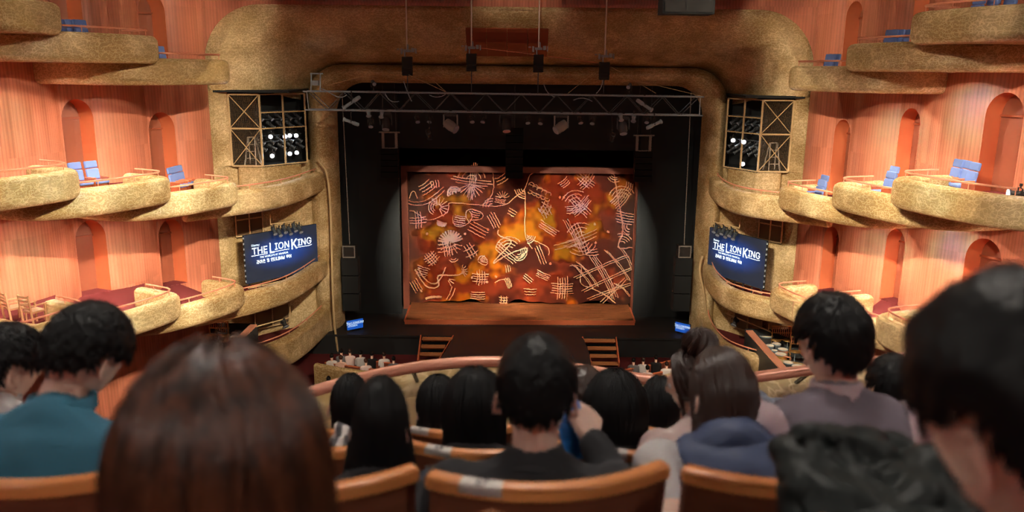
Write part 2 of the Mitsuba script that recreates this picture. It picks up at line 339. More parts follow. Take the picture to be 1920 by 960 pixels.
# ------------------------------------------------------------------ stage house
struct('stage_floor', cat([box((0.3, 41.6, Zr(-12.35)), (36, 11, 0.1))]), 'm_stage', kind='structure')
an = np.linspace(-1.0, 1.0, 33); fx = 0.3 + an * 17.0; fy = 36.1 - 1.0 * (1 - an ** 2) ** 0.5 * 0 - 0.0
lc = [PZ(*q, Zr(-12.3))[:2] for q in ((853, 625), (846, 640), (834, 660), (823, 677))]; rc = [PZ(*q, Zr(-12.3))[:2] for q in ((1108, 680), (1104, 660), (1097, 642), (1090, 627))]
stage_poly = sg.Polygon([(-17, 36.2), (lc[0][0], 36.2)] + [tuple(q) for q in lc] + [(-2.6, 31.9), (0.3, 31.6), (3.2, 31.9)] + [tuple(q) for q in rc] + [(rc[-1][0], 36.2), (17, 36.2), (17, 36.4), (-17, 36.4)])
struct('stage_apron', extrude(stage_poly.buffer(0), 0.0, Zr(-12.3)), 'm_stage', kind='structure')
struct('wall_stage_back', box((0, 47, 9), (36, 0.2, 18)), 'm_black')
for s in (-1, 1): struct('wall_stage_side', box((0.3 + s * 14, 42.5, 9), (0.2, 9, 18)), 'm_black')
struct('stage_ceiling', box((0, 42.5, 17.5), (36, 9.5, 0.2)), 'm_black')
# black masking: two legs and a border behind the gold opening
for s, x in ((-1, -7.6), (1, 8.2)):
    struct('masking_flat', box((0.3 + s * 7.9, 39.6, 6.6), (3.9, 0.12, 11.4)), 'm_black', kind='structure')
struct('masking_border', box((0.3, 39.75, Zr(-1.2)), (26, 0.12, 5.2)), 'm_black', kind='structure')

# --- copper coloured show portal, curtain and its apron
CY = 40.6
fa, fb, fc, fd = PY(749, 310, CY), PY(1204, 314, CY), PY(1193, 588, CY), PY(760.5, 585, CY)
FX0, FX1, FZ0, FZ1 = [float(q) for q in ((fa[0] + fd[0]) / 2, (fb[0] + fc[0]) / 2, Zr(-12.3), fa[2])]
pf = thing('show_portal', 'copper brown rectangular frame around the painted curtain', 'frame')
fwid = 0.3
put('side_post', box((FX0 + fwid / 2, CY, (FZ0 + FZ1) / 2), (fwid, 0.35, FZ1 - FZ0)), 'm_frame', pf)
put('side_post', box((FX1 - fwid / 2, CY, (FZ0 + FZ1) / 2), (fwid, 0.35, FZ1 - FZ0)), 'm_frame', pf)
put('top_rail', box(((FX0 + FX1) / 2, CY - 0.01, FZ1 - fwid / 2), (FX1 - FX0, 0.35, fwid)), 'm_frame', pf)
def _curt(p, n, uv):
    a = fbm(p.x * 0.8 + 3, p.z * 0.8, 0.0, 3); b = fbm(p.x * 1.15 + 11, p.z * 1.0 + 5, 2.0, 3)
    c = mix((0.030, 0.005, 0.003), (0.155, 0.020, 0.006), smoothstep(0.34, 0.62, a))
    c = mix(c, (0.56, 0.135, 0.010), smoothstep(0.47, 0.70, b) * smoothstep(0.32, 0.52, a))  # amber blotches: dye and stage light together, painted into the cloth colour
    e = smoothstep(0.1, 1.4, dr.minimum(p.x - (FX0 + 0.2), (FX1 - 0.2) - p.x) + 0.6 * (a - 0.5))  # vignette painted in, darkening the cloth towards both sides
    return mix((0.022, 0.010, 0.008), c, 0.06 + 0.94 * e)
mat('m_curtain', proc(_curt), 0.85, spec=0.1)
mat('m_mark', (0.96, 0.47, 0.27), 0.8, spec=0.1)
CZ1, CY2 = FZ1 - 0.2, CY + 0.35
cxs = np.linspace(FX0 + 0.1, FX1 - 0.1, 90)
hem = Zr(-12.02) + 0.10 * np.sin(cxs * 1.7) + 0.07 * np.sin(cxs * 2.9 + 1) + 0.04 * np.sin(cxs * 5.3)
cyy = CY2 + 0.03 * np.sin(cxs * 2.2)
cz = np.linspace(0, 1, 14)
V = np.array([[(x, y + 0.01 * math.sin(3 * x + 5 * t), h + (CZ1 - h) * t) for x, y, h in zip(cxs, cyy, hem)] for t in cz])
ck = thing('painted_curtain', 'painted show curtain, mottled rust and amber with stage light painted in, pale hand-drawn marks', 'curtain')
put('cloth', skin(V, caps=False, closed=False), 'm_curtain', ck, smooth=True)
# generic hand-drawn marks as thin strips of paint, one part for each motif; coordinates in photo pixels on the curtain plane
def ribbon(pts, w):
    p = np.array([PY(x, y, CY2) for x, y in pts])[:, [0, 2]]
    if len(p) > 2: p = curve(p, len(p) * 4)
    else: p = np.linspace(p[0], p[1], 5)
    j = rng.normal(0, 0.010, p.shape); j[0] = j[-1] = 0; p = p + j
    nn = normals2(p); ww = w * (0.8 + 0.4 * rng.random(len(p)))[:, None] / 2
    A, B = p + nn * ww, p - nn * ww; y = CY2 - 0.055
    v = np.vstack([np.column_stack([A[:, 0], np.full(len(A), y), A[:, 1]]), np.column_stack([B[:, 0], np.full(len(B), y), B[:, 1]])]); k = len(A)
    v2 = v + (0, 0.01, 0)
    f = [(i, i + 1, k + i + 1, k + i) for i in range(k - 1)]
    return (np.vstack([v, v2]), np.vstack([f, np.array(f)[:, ::-1] + 2 * k]))
def to_tm(vf): return trimesh.Trimesh(vf[0], np.vstack([vf[1][:, [0, 1, 2]], vf[1][:, [0, 2, 3]]]), process=False)
def motif(lines, w=0.047): put('painted_mark', cat([to_tm(ribbon(l, w)) for l in lines]), 'm_mark', ck)
def hatch(cx, cy, L, W, n, ang):
    c, s = math.cos(math.radians(ang)), math.sin(math.radians(ang)); out = []
    for k in range(n):
        o = (k - (n - 1) / 2) * W / max(n - 1, 1); l = L * (0.85 + 0.3 * rng.random()) / 2
        out.append([(cx - l * c - o * s, cy - l * s + o * c), (cx - o * s + 1, cy + o * c + 1.2), (cx + l * c - o * s, cy + l * s + o * c)])
    return out
def cross(cx, cy, L, W, n, m, ang=0): return hatch(cx, cy, L, W, n, ang) + hatch(cx, cy, L, W, m, ang + 90)
def fan(cx, cy, r0, r1, a0, a1, n): return [[(cx + r0 * math.cos(math.radians(a)), cy + r0 * math.sin(math.radians(a))), (cx + r1 * math.cos(math.radians(a)), cy + r1 * math.sin(math.radians(a)))] for a in np.linspace(a0, a1, n)]
def arcs(cx, cy, r0, r1, a0, a1, n): return [[(cx + r * math.cos(math.radians(a)), cy + r * math.sin(math.radians(a))) for a in np.linspace(a0, a1, 6)] for r in np.linspace(r0, r1, n)]
M = motif
M([[(766, 375), (790, 378), (815, 365), (832, 350)], [(766, 381), (792, 384), (818, 371), (834, 356)], [(768, 372), (775, 358), (783, 372)]]); M(hatch(800, 350, 26, 18, 4, -35)); M(hatch(815, 345, 14, 14, 4, 80))
M(cross(885, 340, 70, 10, 3, 4, 8)); M(fan(884, 345, 5, 26, 20, 160, 9)); M(arcs(884, 338, 10, 26, 190, 350, 3))
M(arcs(852, 362, 4, 12, 150, 340, 3), 0.09)
M([[(924, 324), (926, 345), (922, 365), (905, 383)]]); M(arcs(922, 388, 6, 16, 180, 280, 3))
M([[(841, 381), (875, 382), (920, 386), (950, 382), (968, 368), (985, 352), (990, 335), (1005, 323)]]); M([[(841, 381), (838, 398), (820, 408), (800, 412), (785, 402), (768, 395)]])
M([[(983, 355), (985, 390), (984, 420), (988, 450), (998, 466)]]); M(arcs(985, 352, 8, 20, 90, 170, 4)); M([[(988, 440), (1005, 452), (1030, 470), (1028, 478)]]); M(arcs(988, 440, 5, 16, 10, 90, 4))
M(fan(942, 372, 3, 14, -160, -20, 7)); M(hatch(938, 376, 18, 6, 3, 10)); M(hatch(940, 335, 22, 12, 3, -30))
M([[(992, 345), (1010, 352), (1030, 362)], [(992, 356), (1008, 364), (1028, 372)]]); M([l for k in range(5) for l in arcs(996 + 8 * k, 347 + 4.5 * k, 5, 5, 180, 380, 1)]); M([l for k in range(5) for l in arcs(994 + 8 * k, 359 + 3.6 * k, 4, 4, 0, 180, 1)])
M(hatch(1058, 342, 20, 12, 4, -40)); M(cross(1098, 338, 34, 14, 4, 4, 40))
M([[(1150, 325), (1155, 350), (1160, 380), (1166, 410), (1166, 440), (1160, 465), (1172, 465), (1190, 465)]], 0.07); M(arcs(1153, 325, 8, 16, 60, 150, 3)); M(arcs(1166, 375, 8, 26, 200, 330, 4)); M(hatch(1162, 372, 34, 20, 6, -50)); M(hatch(1172, 408, 34, 20, 5, 12)); M(arcs(1180, 425, 5, 14, 90, 220, 3)); M(hatch(1178, 350, 16, 12, 4, -70)); M(arcs(1165, 460, 8, 22, 250, 330, 4))
M(fan(822, 388, 4, 20, -150, 60, 10)); M(arcs(820, 388, 8, 16, 120, 260, 3)); M(cross(784, 412, 30, 10, 3, 3, 85))
M(cross(1088, 386, 46, 14, 4, 5, 45)); M(arcs(1080, 385, 8, 28, 200, 300, 4)); M(hatch(1078, 390, 36, 12, 4, -12))
M([[(850, 404), (860, 425), (884, 410), (880, 395)], [(880, 418), (882, 392), (905, 402), (880, 412)]]); M(hatch(862, 412, 22, 16, 5, 10)); M(hatch(892, 400, 16, 12, 4, 15)); M(hatch(828, 419, 18, 6, 3, 15), 0.09)
M(hatch(926, 413, 30, 14, 4, 62)); M(hatch(960, 398, 16, 10, 3, 30)); M(hatch(1022, 396, 22, 16, 4, 60)); M(cross(1022, 390, 24, 14, 2, 3, 30)); M(hatch(897, 430, 34, 18, 4, 28)); M(hatch(1028, 428, 40, 12, 4, 32))
M(fan(845, 455, 3, 24, -170, -20, 12), 0.1); M(fan(845, 456, 6, 22, 10, 170, 8)); M(cross(838, 462, 34, 14, 3, 4, -12)); M(arcs(850, 482, 5, 9, 20, 150, 2))
M([[(935, 430), (945, 445), (958, 450), (950, 465), (935, 480), (925, 493)], [(926, 494), (950, 478), (975, 468), (985, 465), (970, 488)]], 0.07); M(arcs(955, 470, 8, 26, 190, 320, 4)); M(arcs(972, 472, 5, 16, -40, 120, 4)); M(hatch(950, 475, 44, 14, 4, 40)); M([[(896, 488), (908, 480), (914, 492), (896, 490)]]); M(fan(897, 489, 4, 16, -40, 10, 4))
M(cross(882, 470, 26, 12, 3, 2, 60)); M(cross(809, 484, 26, 14, 4, 4, 50))
M(cross(1088, 448, 66, 12, 3, 3, -22)); M(hatch(1075, 440, 60, 8, 3, 62)); M(arcs(1088, 448, 10, 30, 20, 130, 4)); M(arcs(1090, 446, 12, 28, 200, 300, 3)); M([[(1038, 460), (1060, 455), (1085, 448)], [(1040, 468), (1064, 462), (1086, 455)]]); M(hatch(1013, 478, 34, 10, 3, 68))
M(hatch(1110, 472, 22, 10, 3, -3))
for a, b in (((1072, 495), (1108, 538)), ((1080, 490), (1118, 535)), ((1105, 480), (1148, 560)), ((1112, 478), (1155, 556)), ((1133, 468), (1178, 525)), ((1160, 462), (1186, 510)), ((1075, 520), (1175, 478)), ((1090, 545), (1186, 500)), ((1100, 560), (1184, 530)), ((1108, 540), (1150, 566)), ((1125, 566), (1172, 520)), ((1150, 530), (1180, 556))):
    M([[a, ((a[0] + b[0]) / 2 + 2, (a[1] + b[1]) / 2 - 2), b], [(a[0] + 5, a[1] + 2), ((a[0] + b[0]) / 2 + 7, (a[1] + b[1]) / 2), (b[0] + 4, b[1] + 2)]])
M([[(1068, 498), (1090, 505), (1088, 520), (1105, 538)]])
M([[(778, 505), (790, 525), (812, 540), (822, 535), (820, 520), (850, 516), (868, 508)], [(785, 502), (798, 524), (814, 532), (830, 515), (836, 500)]], 0.07); M(hatch(792, 508, 22, 16, 5, 20)); M(fan(866, 508, 2, 12, -80, 60, 6)); M(hatch(780, 535, 22, 14, 4, 60)); M(fan(838, 522, 4, 16, 10, 60, 3)); M([[(798, 560), (815, 556), (828, 557)]], 0.12); M(hatch(845, 550, 24, 6, 2, -65))
M(cross(901, 520, 28, 14, 4, 4, 2)); M(hatch(896, 553, 28, 12, 4, 2)); M(cross(944, 562, 16, 10, 3, 3, 3)); M(hatch(953, 530, 20, 8, 4, 70)); M([[(928, 530), (940, 524), (953, 523)]]); M(hatch(952, 503, 14, 8, 3, 80)); M(hatch(990, 522, 18, 8, 3, 40)); M(hatch(1018, 516, 26, 10, 4, 24)); M(hatch(994, 546, 24, 10, 3, 2)); M(cross(1054, 540, 42, 18, 5, 5, 2))
for (x, y) in ((872, 438), (915, 430), (1050, 370), (1057, 370), (1115, 420), (1140, 434), (1117, 455), (885, 520), (913, 528), (790, 545), (801, 438), (1032, 494), (930, 518)): M(arcs(x, y, 1.0, 1.0, 0, 300, 1), 0.09)

ap = thing('show_apron', 'low copper edged wooden platform in front of the painted curtain', 'platform')
a0, a1, a2, a3 = PZ(759, 600, Zr(-12.1)), PZ(1190, 602, Zr(-12.1)), PZ(1180, 575, Zr(-12.1)), PZ(772, 574, Zr(-12.1))
q = sg.Polygon([a0[:2], a1[:2], (FX1 - 0.35, CY + 0.6), (FX0 + 0.35, CY + 0.6)])
put('deck', extrude(q, Zr(-12.3), Zr(-12.1)), 'm_planks', ap)
put('front_edge', beam((a0[0], a0[1] - .03, Zr(-12.19)), (a1[0], a1[1] - .03, Zr(-12.19)), 0.08, 0.22), 'm_wood_plain', ap)
for s, (A, B) in ((-1, (a0, (FX0 + 0.35, CY - .2))), (1, (a1, (FX1 - 0.35, CY - .2)))): put('side_edge', beam((A[0], A[1], Zr(-12.14)), (B[0], B[1], Zr(-12.14)), 0.08, 0.12), 'm_wood_plain', ap)

# --- two flights of steps from the stalls to the stage
for s, rows in ((-1, [((794, 626), (852, 626), (826, 640)), ((792, 641), (836, 643), (820, 654)), ((788, 655), (830, 657), (824, 666)), ((785, 667), (824, 668), (822, 677))]),
                (1, [((1090, 627), (1150, 628), (1096, 641)), ((1100, 644), (1152, 642), (1104, 655)), ((1104, 657), (1153, 655), (1106, 667)), ((1106, 669), (1154, 667), (1108, 678))])):
    st = thing('stage_steps', 'short flight of wooden steps up to the black stage, %s one' % SIDEN[s], 'steps', None)
    zs = [-12.32, -12.58, -12.84, -13.08]
    for k, (pa, pb, pc) in enumerate(rows):
        z = Zr(zs[k]); A, B = PZ(*pa, z), PZ(*pb, z); A[1] = B[1] = 36.05 - 0.34 * k
        put('tread', box(((A[0] + B[0]) / 2, A[1] - 0.16, z - 0.05), (abs(B[0] - A[0]), 0.30, 0.07)), 'm_step', st)
        put('riser', box(((A[0] + B[0]) / 2, A[1], z - 0.17), (abs(B[0] - A[0]) - 0.02, 0.03, 0.15)), 'm_step', st)
    xo = PZ(*((793, 625) if s < 0 else (1150, 626)), Zr(-12.3))[0] + (-0.06 if s < 0 else 0.06)
    put('stringer', beam((xo, 36.15, Zr(-12.38)), (xo, 34.75, Zr(-13.14)), 0.06, 0.3), 'm_wood_plain', st)
    xi0 = PZ(*((852, 626) if s < 0 else (1090, 627)), Zr(-12.3))[0]; xi1 = PZ(*((823, 677) if s < 0 else (1107, 678)), Zr(-13.1))[0]
    put('stringer', beam((xi0, 36.15, Zr(-12.38)), (xi1, 34.75, Zr(-13.14)), 0.05, 0.3), 'm_wood_plain', st)

# ------------------------------------------------------------------ lights of the house
def glow(key, I, c=(1.0, 0.78, 0.52)): return {'type': 'area', 'radiance': rgb(np.array(c) * I)}
for i, (x, y) in enumerate([(-9, 4), (0, 4), (9, 4), (-9.5, 11), (0, 11), (9.5, 11), (-10, 17), (0, 15), (10, 17), (-5, -4.5), (5, -4.5)]):
    m = trimesh.creation.cylinder(radius=0.55, height=0.06, sections=24); m.apply_translation((x, y, ZTOP - 0.05))
    k = thing('ceiling_lamp', 'round warm ceiling lamp, %s' % ['left over the balcony', 'middle over the balcony', 'right over the balcony', 'left in the middle of the hall', 'centre of the hall', 'right in the middle of the hall', 'left near the boxes', 'middle near the boxes', 'right near the boxes', 'left behind the balcony rows', 'right behind the balcony rows'][i], 'ceiling lamp', 'ceiling lamps')
    put('housing', trimesh.creation.annulus(r_min=0.56, r_max=0.66, height=0.14, sections=24, transform=trimesh.transformations.translation_matrix((x, y, ZTOP - 0.07))), 'm_black_metal', k)
    put('diffuser', m, 'm_white', k, emitter=glow(k, HOUSE * (0.30 if y > 8 else 1.0), (1.0, 0.84, 0.64) if y > 8 else (1.0, 0.91, 0.80)))

def spot(key, pos, target, I, cutoff, beam=None, col=(1.0, 0.74, 0.48)):
    scene[key] = {'type': 'spot', 'intensity': rgb(np.array(col) * I), 'cutoff_angle': float(cutoff), 'beam_width': float(beam or cutoff * 0.5),
                  'to_world': T().look_at(origin=[float(x) for x in pos], target=[float(x) for x in target], up=[0.1, 1, 0.05])}
# small downlights in the soffits, washing the wooden columns
GLOWS = []
def downlight(pos, label, I, cutoff=66, tilt=(0, 0), col=(1.0, 0.74, 0.48)):
    k = thing('downlight', label, 'downlight', None)
    ring = trimesh.creation.annulus(r_min=0.085, r_max=0.12, height=0.03, sections=20); ring.apply_translation(np.array(pos) - (0, 0, 0.012))
    put('trim_ring', ring, 'm_cream_metal', k)
    lens = trimesh.creation.cylinder(radius=0.083, height=0.01, sections=16); lens.apply_translation(np.array(pos) - (0, 0, 0.01))
    put('lens', lens, 'm_white', k, emitter=glow(k, 30.0))
    spot(k + '_beam', np.array(pos) - (0, 0, 0.05), np.array(pos) + (tilt[0], tilt[1], -3.0), I, cutoff, 30, col)
for side, W in ((-1, LW), (1, RW)):
    pw, sw = W
    for tier in ('upper', 'mid'):
        for i in range(3):
            tip = np.array(TIPS[side][i]); z = Zr(RIM[tier][i]) - HT
            u = np.array((-side * 0.396 if side < 0 else -side * 0.25, 0.918 if side < 0 else 0.968)); v = np.array((-side * u[1], -abs(u[0])))
            p = tip + u * -2.9 - v * 1.6
            downlight((p[0], p[1], z + 0.02), 'small warm downlight under the %s box, %s, %s wall' % (['third', 'second', 'first'][i], TIERN[tier], SIDEN[side]), DOWN, 68, (side * 0.5, 0.3), (1.0, 0.80, 0.60))
# added wash beams onto the curtain, from lanterns added under the truss
for k, (x, xt) in enumerate(((-3.4, -2.7), (4.0, 3.3))):
    spot('added_stage_wash_%d' % k, (x, 33.0, Zr(-2.75)), (xt, CY, Zr(-8.8)), 620, 26, 15, (1.0, 0.82, 0.6))

# ------------------------------------------------------------------ light cages in the side walls
def net(P, Q, z0, z1, pitch, w):
    P, Q = np.array(P, float), np.array(Q, float); L = np.linalg.norm(Q - P); out = []
    for k in range(int(L / pitch) + 1):
        p = P + (Q - P) * min(1, k * pitch / L); out.append(beam((*p, z0), (*p, z1), w, 0.004, up=(*((Q - P) / L), 0)))
    for k in range(int((z1 - z0) / pitch) + 1): out.append(beam((*P, z0 + k * pitch), (*Q, z0 + k * pitch), w, 0.004))
    return cat(out)
mat('m_glass_lens', (0.35, 0.42, 0.5), 0.1, spec=0.8)
def lantern(name, pos, aim, L, R, label, catg='stage light', group=None, lit=0.0, hang=0.25, parentcol='m_black_metal', body='m_black_metal', hangto=None):
    """theatre lantern: tapered barrel, lens, yoke and clamp"""
    pos, aim = np.array(pos, float), np.array(aim, float); d = aim / np.linalg.norm(aim)
    k = thing(name, label, catg, group); x = np.cross(d, (0, 0, 1)); x /= np.linalg.norm(x); up = np.cross(x, d)
    p = [pos - d * L * .5, pos - d * L * .45, pos - d * L * .1, pos - d * L * .08, pos + d * L * .42, pos + d * L * .43, pos + d * L * .5]
    put('barrel', tube(p, np.array([.5, .8, .85, .62, .7, 1.0, 1.0]) * R, 12), body, k, smooth=30)
    ln = trimesh.creation.cylinder(radius=R * .88, segment=[pos + d * (L * .5), pos + d * (L * .5 + .012)], sections=14)
    if lit: put('lens', ln, 'm_white', k, emitter={'type': 'area', 'radiance': rgb(np.array((0.92, 0.97, 1.0)) * lit)})
    else: put('lens', ln, 'm_glass_lens', k)
    t = pos + up * 0 + np.array((0, 0, hang)); y = R * 1.12
    put('yoke', cat([beam(pos + x * y, t - (0, 0, hang * .35) + x * y, .03, .012), beam(pos - x * y, t - (0, 0, hang * .35) - x * y, .03, .012), beam(t - (0, 0, hang * .35) - x * y, t - (0, 0, hang * .35) + x * y, .03, .012)]), parentcol, k)
    put('clamp', cat([bar(t - (0, 0, hang * .35), t, .018), box(t, (.06, .05, .07))]), parentcol, k)
    return k
def ladder(label, base, H, W, ang):
    k = thing('step_ladder', label, 'ladder'); b = np.array(base); c, s = math.cos(ang), math.sin(ang); X, N = np.array((c, s, 0)), np.array((-s, c, 0))
    for sg_ in (-1, 1):
        for q in (-1, 1): put('rail', beam(b + X * sg_ * W * .5 + N * q * .28, b + X * sg_ * W * .32 + N * q * .04 + (0, 0, H), .05, .03), 'm_alu', k)
    for j in range(1, 4):
        f = j / 4; w = W * (.5 - .18 * f) * 2; put('rung', beam(b + X * w / 2 - N * (.28 - .24 * f) + (0, 0, H * f), b - X * w / 2 - N * (.28 - .24 * f) + (0, 0, H * f), .07, .025), 'm_alu', k)
    put('top_cap', box(b + (0, 0, H + .02), (W * .66, .16, .04)), 'm_alu', k)
CAGE = {-1: dict(a=(-11.98, 34.15), b=(-10.68, 34.15), c=(-9.25, 36.0), px=[(508, 254), (535, 254), (544, 252), (556, 252), (511, 290), (544, 286), (557, 284)]),
        1: dict(a=(11.75, 34.15), b=(10.45, 34.15), c=(9.45, 35.9), px=[(1374, 261), (1394, 264), (1392, 305)])}
for side in (-1, 1):
    C = CAGE[side]; z0, z1, zm = Zr(-4.1), Zr(-1.1), Zr(-2.52); a, b, c = C['a'], C['b'], C['c']
    k = thing('light_cage', 'cream metal lattice cage for stage lights on the %s gold pier' % SIDEN[side], 'cage')
    for p in (a, b, c, ((b[0] + c[0]) / 2, (b[1] + c[1]) / 2)): put('post', beam((*p, z0), (*p, z1), .07, .07), 'm_cream_metal', k)
    for z in (z0, zm, z1): put('beam', beam((*a, z), (*b, z), .05, .07), 'm_cream_metal', k)
    for z in (z0, zm, z1 - .75, z1): put('beam', beam((*b, z), (*c, z), .05, .05), 'm_cream_metal', k)
    for za, zb in ((z0, zm), (zm, z1)):
        put('brace', beam((a[0], a[1] - .03, za), (b[0], b[1] - .03, zb), .035, .03), 'm_cream_metal', k); put('brace', beam((a[0], a[1] - .03, zb), (b[0], b[1] - .03, za), .035, .03), 'm_cream_metal', k)
    put('wire_net', net((a[0], a[1] + .05), (b[0], b[1] + .05), z0, z1, .06, .026), 'm_net', k, kind=None)
    # dark lining behind the lamps, cage floor and roof
    inn = [np.array(a) + (side * .02, .05), np.array(a) + (side * .02, 1.9), np.array(c) + (side * .5, 1.1), np.array(c) + (0, .05)]
    for p, q in zip(inn[:-1], inn[1:]): put('lining', beam((*p, (z0 + z1) / 2), (*q, (z0 + z1) / 2), .03, z1 - z0), 'm_black', k)
    put('deck', extrude(sg.Polygon([a, b, c, inn[2], inn[1], inn[0]]).buffer(0), z0 - .05, z0), 'm_black', k)
    # rounded gold plinth that carries the cage
    pl = sg.Polygon([a, b, c, PIER[side][3], PIER[side][2], PIER[side][1]]).buffer(0).buffer(-0.3).buffer(0.3)
    if pl.geom_type != 'Polygon': pl = max(pl.geoms, key=lambda g: g.area)
    struct('wall_cage_plinth', plain(extrude(pl.buffer(-.02), Zr(-5.44), z0 - .06)), 'm_gold', smooth=40)
    ladder('white folding step ladder standing inside the %s light cage' % SIDEN[side], (a[0] + (-side * .72 if side < 0 else -.55), a[1] + .5, z0 + .01), 1.15, .5, 0.1 * side)
    bc = np.array(c) - np.array(b); n_ = 0
    tgt = np.array((0.3, 36.5, Zr(-11)))
    for j, (px, py) in enumerate(C['px']):
        f = np.clip(((px - 497) / 66 if side < 0 else (1412 - px) / 44), .05, .95); pt = np.array(b) + bc * f
        p = PY(px, py, pt[1] + .25); ax = np.array((0 - p[0] * .35, -p[1] * .55, -4.0))
        lantern('cage_light', p, ax, .38, .10, 'glowing stage light in the %s cage, %s counted from the upper left' % (SIDEN[side], ['first', 'second', 'third', 'fourth', 'fifth', 'sixth', 'seventh'][j]), lit=26.0, hang=.2)
    for r_, zz in enumerate((z1 - .95, z1 - 1.3, zm - .55, z0 + .75)):
        for f_i, f in enumerate(np.linspace(.08, .92, 5)):
            p = np.array(b) + bc * (f + .03 * (r_ % 2)) + np.array((side * .28, .22)); ax = np.array((-side * 5, -1.0 + r_, -4.0))
            lantern('cage_light', (*p, zz), ax, .42, .09, 'dark unlit stage light in the %s cage, %s row, %s from the audience side' % (SIDEN[side], ['top', 'second', 'third', 'bottom'][r_], ['first', 'second', 'third', 'fourth', 'last'][f_i]), group='unlit lights in the %s light cage' % SIDEN[side], body='m_steel_dark', hang=.22)
    for zz in (z1 - .72, z1 - 1.07, zm - .34, z0 + .98): put('lamp_bar', bar((b[0] + side * .28, b[1] + .22, zz), (c[0] + side * .28, c[1] + .22, zz), .024), 'm_steel_dark', k)

# ------------------------------------------------------------------ hanging truss with its lamps
TY, TD = 33.2, 0.62
tl, tr, bl, br = PY(568, 171, TY), PY(1320, 182, TY), PY(572, 206, TY), PY(1318, 217, TY)
tk = thing('lighting_truss', 'long dark box truss hanging across the stage opening, carrying stage lights', 'lighting truss')
back = np.array((0, TD, 0))
for A, B in ((tl, tr), (bl, br), (tl + back, tr + back), (bl + back, br + back)): put('chord', bar(A, B, .032), 'm_steel', tk, smooth=40)
NB = 22
for k in range(NB):
    for (A0, A1, B0, B1, o) in ((tl, tr, bl, br, 0 * back), (tl, tr, bl, br, back)):
        f0, f1 = .012 + .976 * k / NB, .012 + .976 * (k + 1) / NB
        p0, p1 = (A0 + (A1 - A0) * f0, B0 + (B1 - B0) * f1) if k % 2 == 0 else (B0 + (B1 - B0) * f0, A0 + (A1 - A0) * f1)
        put('brace', bar(p0 + o, p1 + o, .016, 6), 'm_steel_dark', tk)
    for A0, A1 in ((bl, br), (tl, tr)):
        p = A0 + (A1 - A0) * (.012 + .976 * k / NB); put('spreader', bar(p, p + back, .014, 6), 'm_steel_dark', tk)
for A, B in ((tl, bl), (tr, br)):
    q = A + (B - A) * 0; put('end_frame', cat([bar(A + (.15 * np.sign(0 - A[0]), 0, 0), B + (.15 * np.sign(0 - B[0]), 0, 0), .02), bar(A + back, B + back, .02)]), 'm_steel', tk)
ropes = [(763, 93, 140, 'first'), (884, 87, 132, 'second'), (1010, 89, 134, 'third'), (1134, 103, 148, 'fourth')]
for px, y0, y1, o in ropes:
    top, bot = PY(px, y0, TY + .3), PY(px, y1, TY + .3); x = top[0]
    k = thing('chain_hoist', 'black chain hoist on a long steel cable above the truss, %s from the left' % o, 'chain hoist')
    put('cable', bar((x, TY + .3, top[2]), (x, TY + .3, ZTOP), .028, 8), 'm_white', k)
    put('motor', cat([box((x, TY + .3, (top[2] + .18 + bot[2]) / 2 - .2), (.40, .34, top[2] - bot[2] - .35)), trimesh.creation.cylinder(radius=.2, segment=[(x - .2, TY + .3, bot[2] + .16), (x + .2, TY + .3, bot[2] + .16)], sections=16)]), 'm_black', k)
    put('hook_block', cat([box((x + dx, TY + .3 + dy, top[2] - .05 + dz), s) for dx, dy, dz, s in ((0, 0, 0, (.3, .12, .1)), (-.22, 0, -.02, (.08, .1, .22)), (.24, 0, .03, (.12, .12, .16)), (.05, -.1, .1, (.06, .06, .3)), (-.08, -.1, -.1, (.05, .05, .3)), (.36, 0, .0, (.05, .08, .2)), (-.36, 0, .06, (.1, .05, .05)))]), 'm_steel', k)
    put('chain', bar((x, TY + .3, bot[2] + .05), (x, TY + .3, tl[2] + .02), .02, 6), 'm_steel_dark', k)
for j, (p, q, yy) in enumerate((((766, 140), (835, 172), 0), ((800, 140), (836, 172), .3), ((1115, 135), (1065, 175), 0), ((884, 88), (1010, 103), .3), ((1028, 105), (1120, 118), .3), ((1145, 125), (1230, 175), .2), ((1190, 150), (1315, 180), .1), ((615, 160), (690, 140), .2))):
    put('sling', bar(PY(*p, TY + yy), PY(*q, TY + yy), .012, 5), 'm_copper_rail' if j in (3, 4) else 'm_cream_metal', tk)
for j, pts in enumerate((((600, 166), (620, 175), (635, 182), (650, 178)), ((722, 175), (735, 190), (748, 190)), ((805, 178), (820, 182), (835, 177)), ((757, 152), (763, 170), (772, 190)), ((1130, 150), (1126, 165), (1118, 175)), ((1020, 158), (1026, 172), (1040, 182)), ((1075, 188), (1090, 184), (1110, 190)))):
    put('loose_cable', tube(curve([PY(*p, TY - .06) for p in pts], 12), .02, 6), 'm_steel', tk, smooth=True)
q0, q1 = PY(583, 172, TY), PY(600, 172, TY); h = PY(590, 138, TY)[2]
put('upright_bracket', cat([bar(q0, (q0[0] + .05, TY, h), .03), bar(q1, (q1[0] + .05, TY, h), .03), bar((q0[0], TY, h), (q1[0] + .15, TY, h), .03), box(((q0[0] + q1[0]) / 2, TY + .1, q0[2] + .35), (.25, .2, .2))]), 'm_steel', tk)
PROF = [((645, 202), (674, 182), 'upper left'), ((645, 224), (672, 234), 'lower left'), ((1195, 188), (1221, 206), 'upper right'), ((1213, 240), (1239, 228), 'lower right')]
for (p, q, o) in PROF:
    A, B = PY(*p, TY - .06), PY(*q, TY + .04); c = (A + B) / 2
    lantern('profile_spotlight', c, A - B if 'right' not in o else B - A, np.linalg.norm(A - B) * 1.1, .10, 'silver tube shaped profile spotlight on the truss, %s end' % o, body='m_steel', hang=.42)
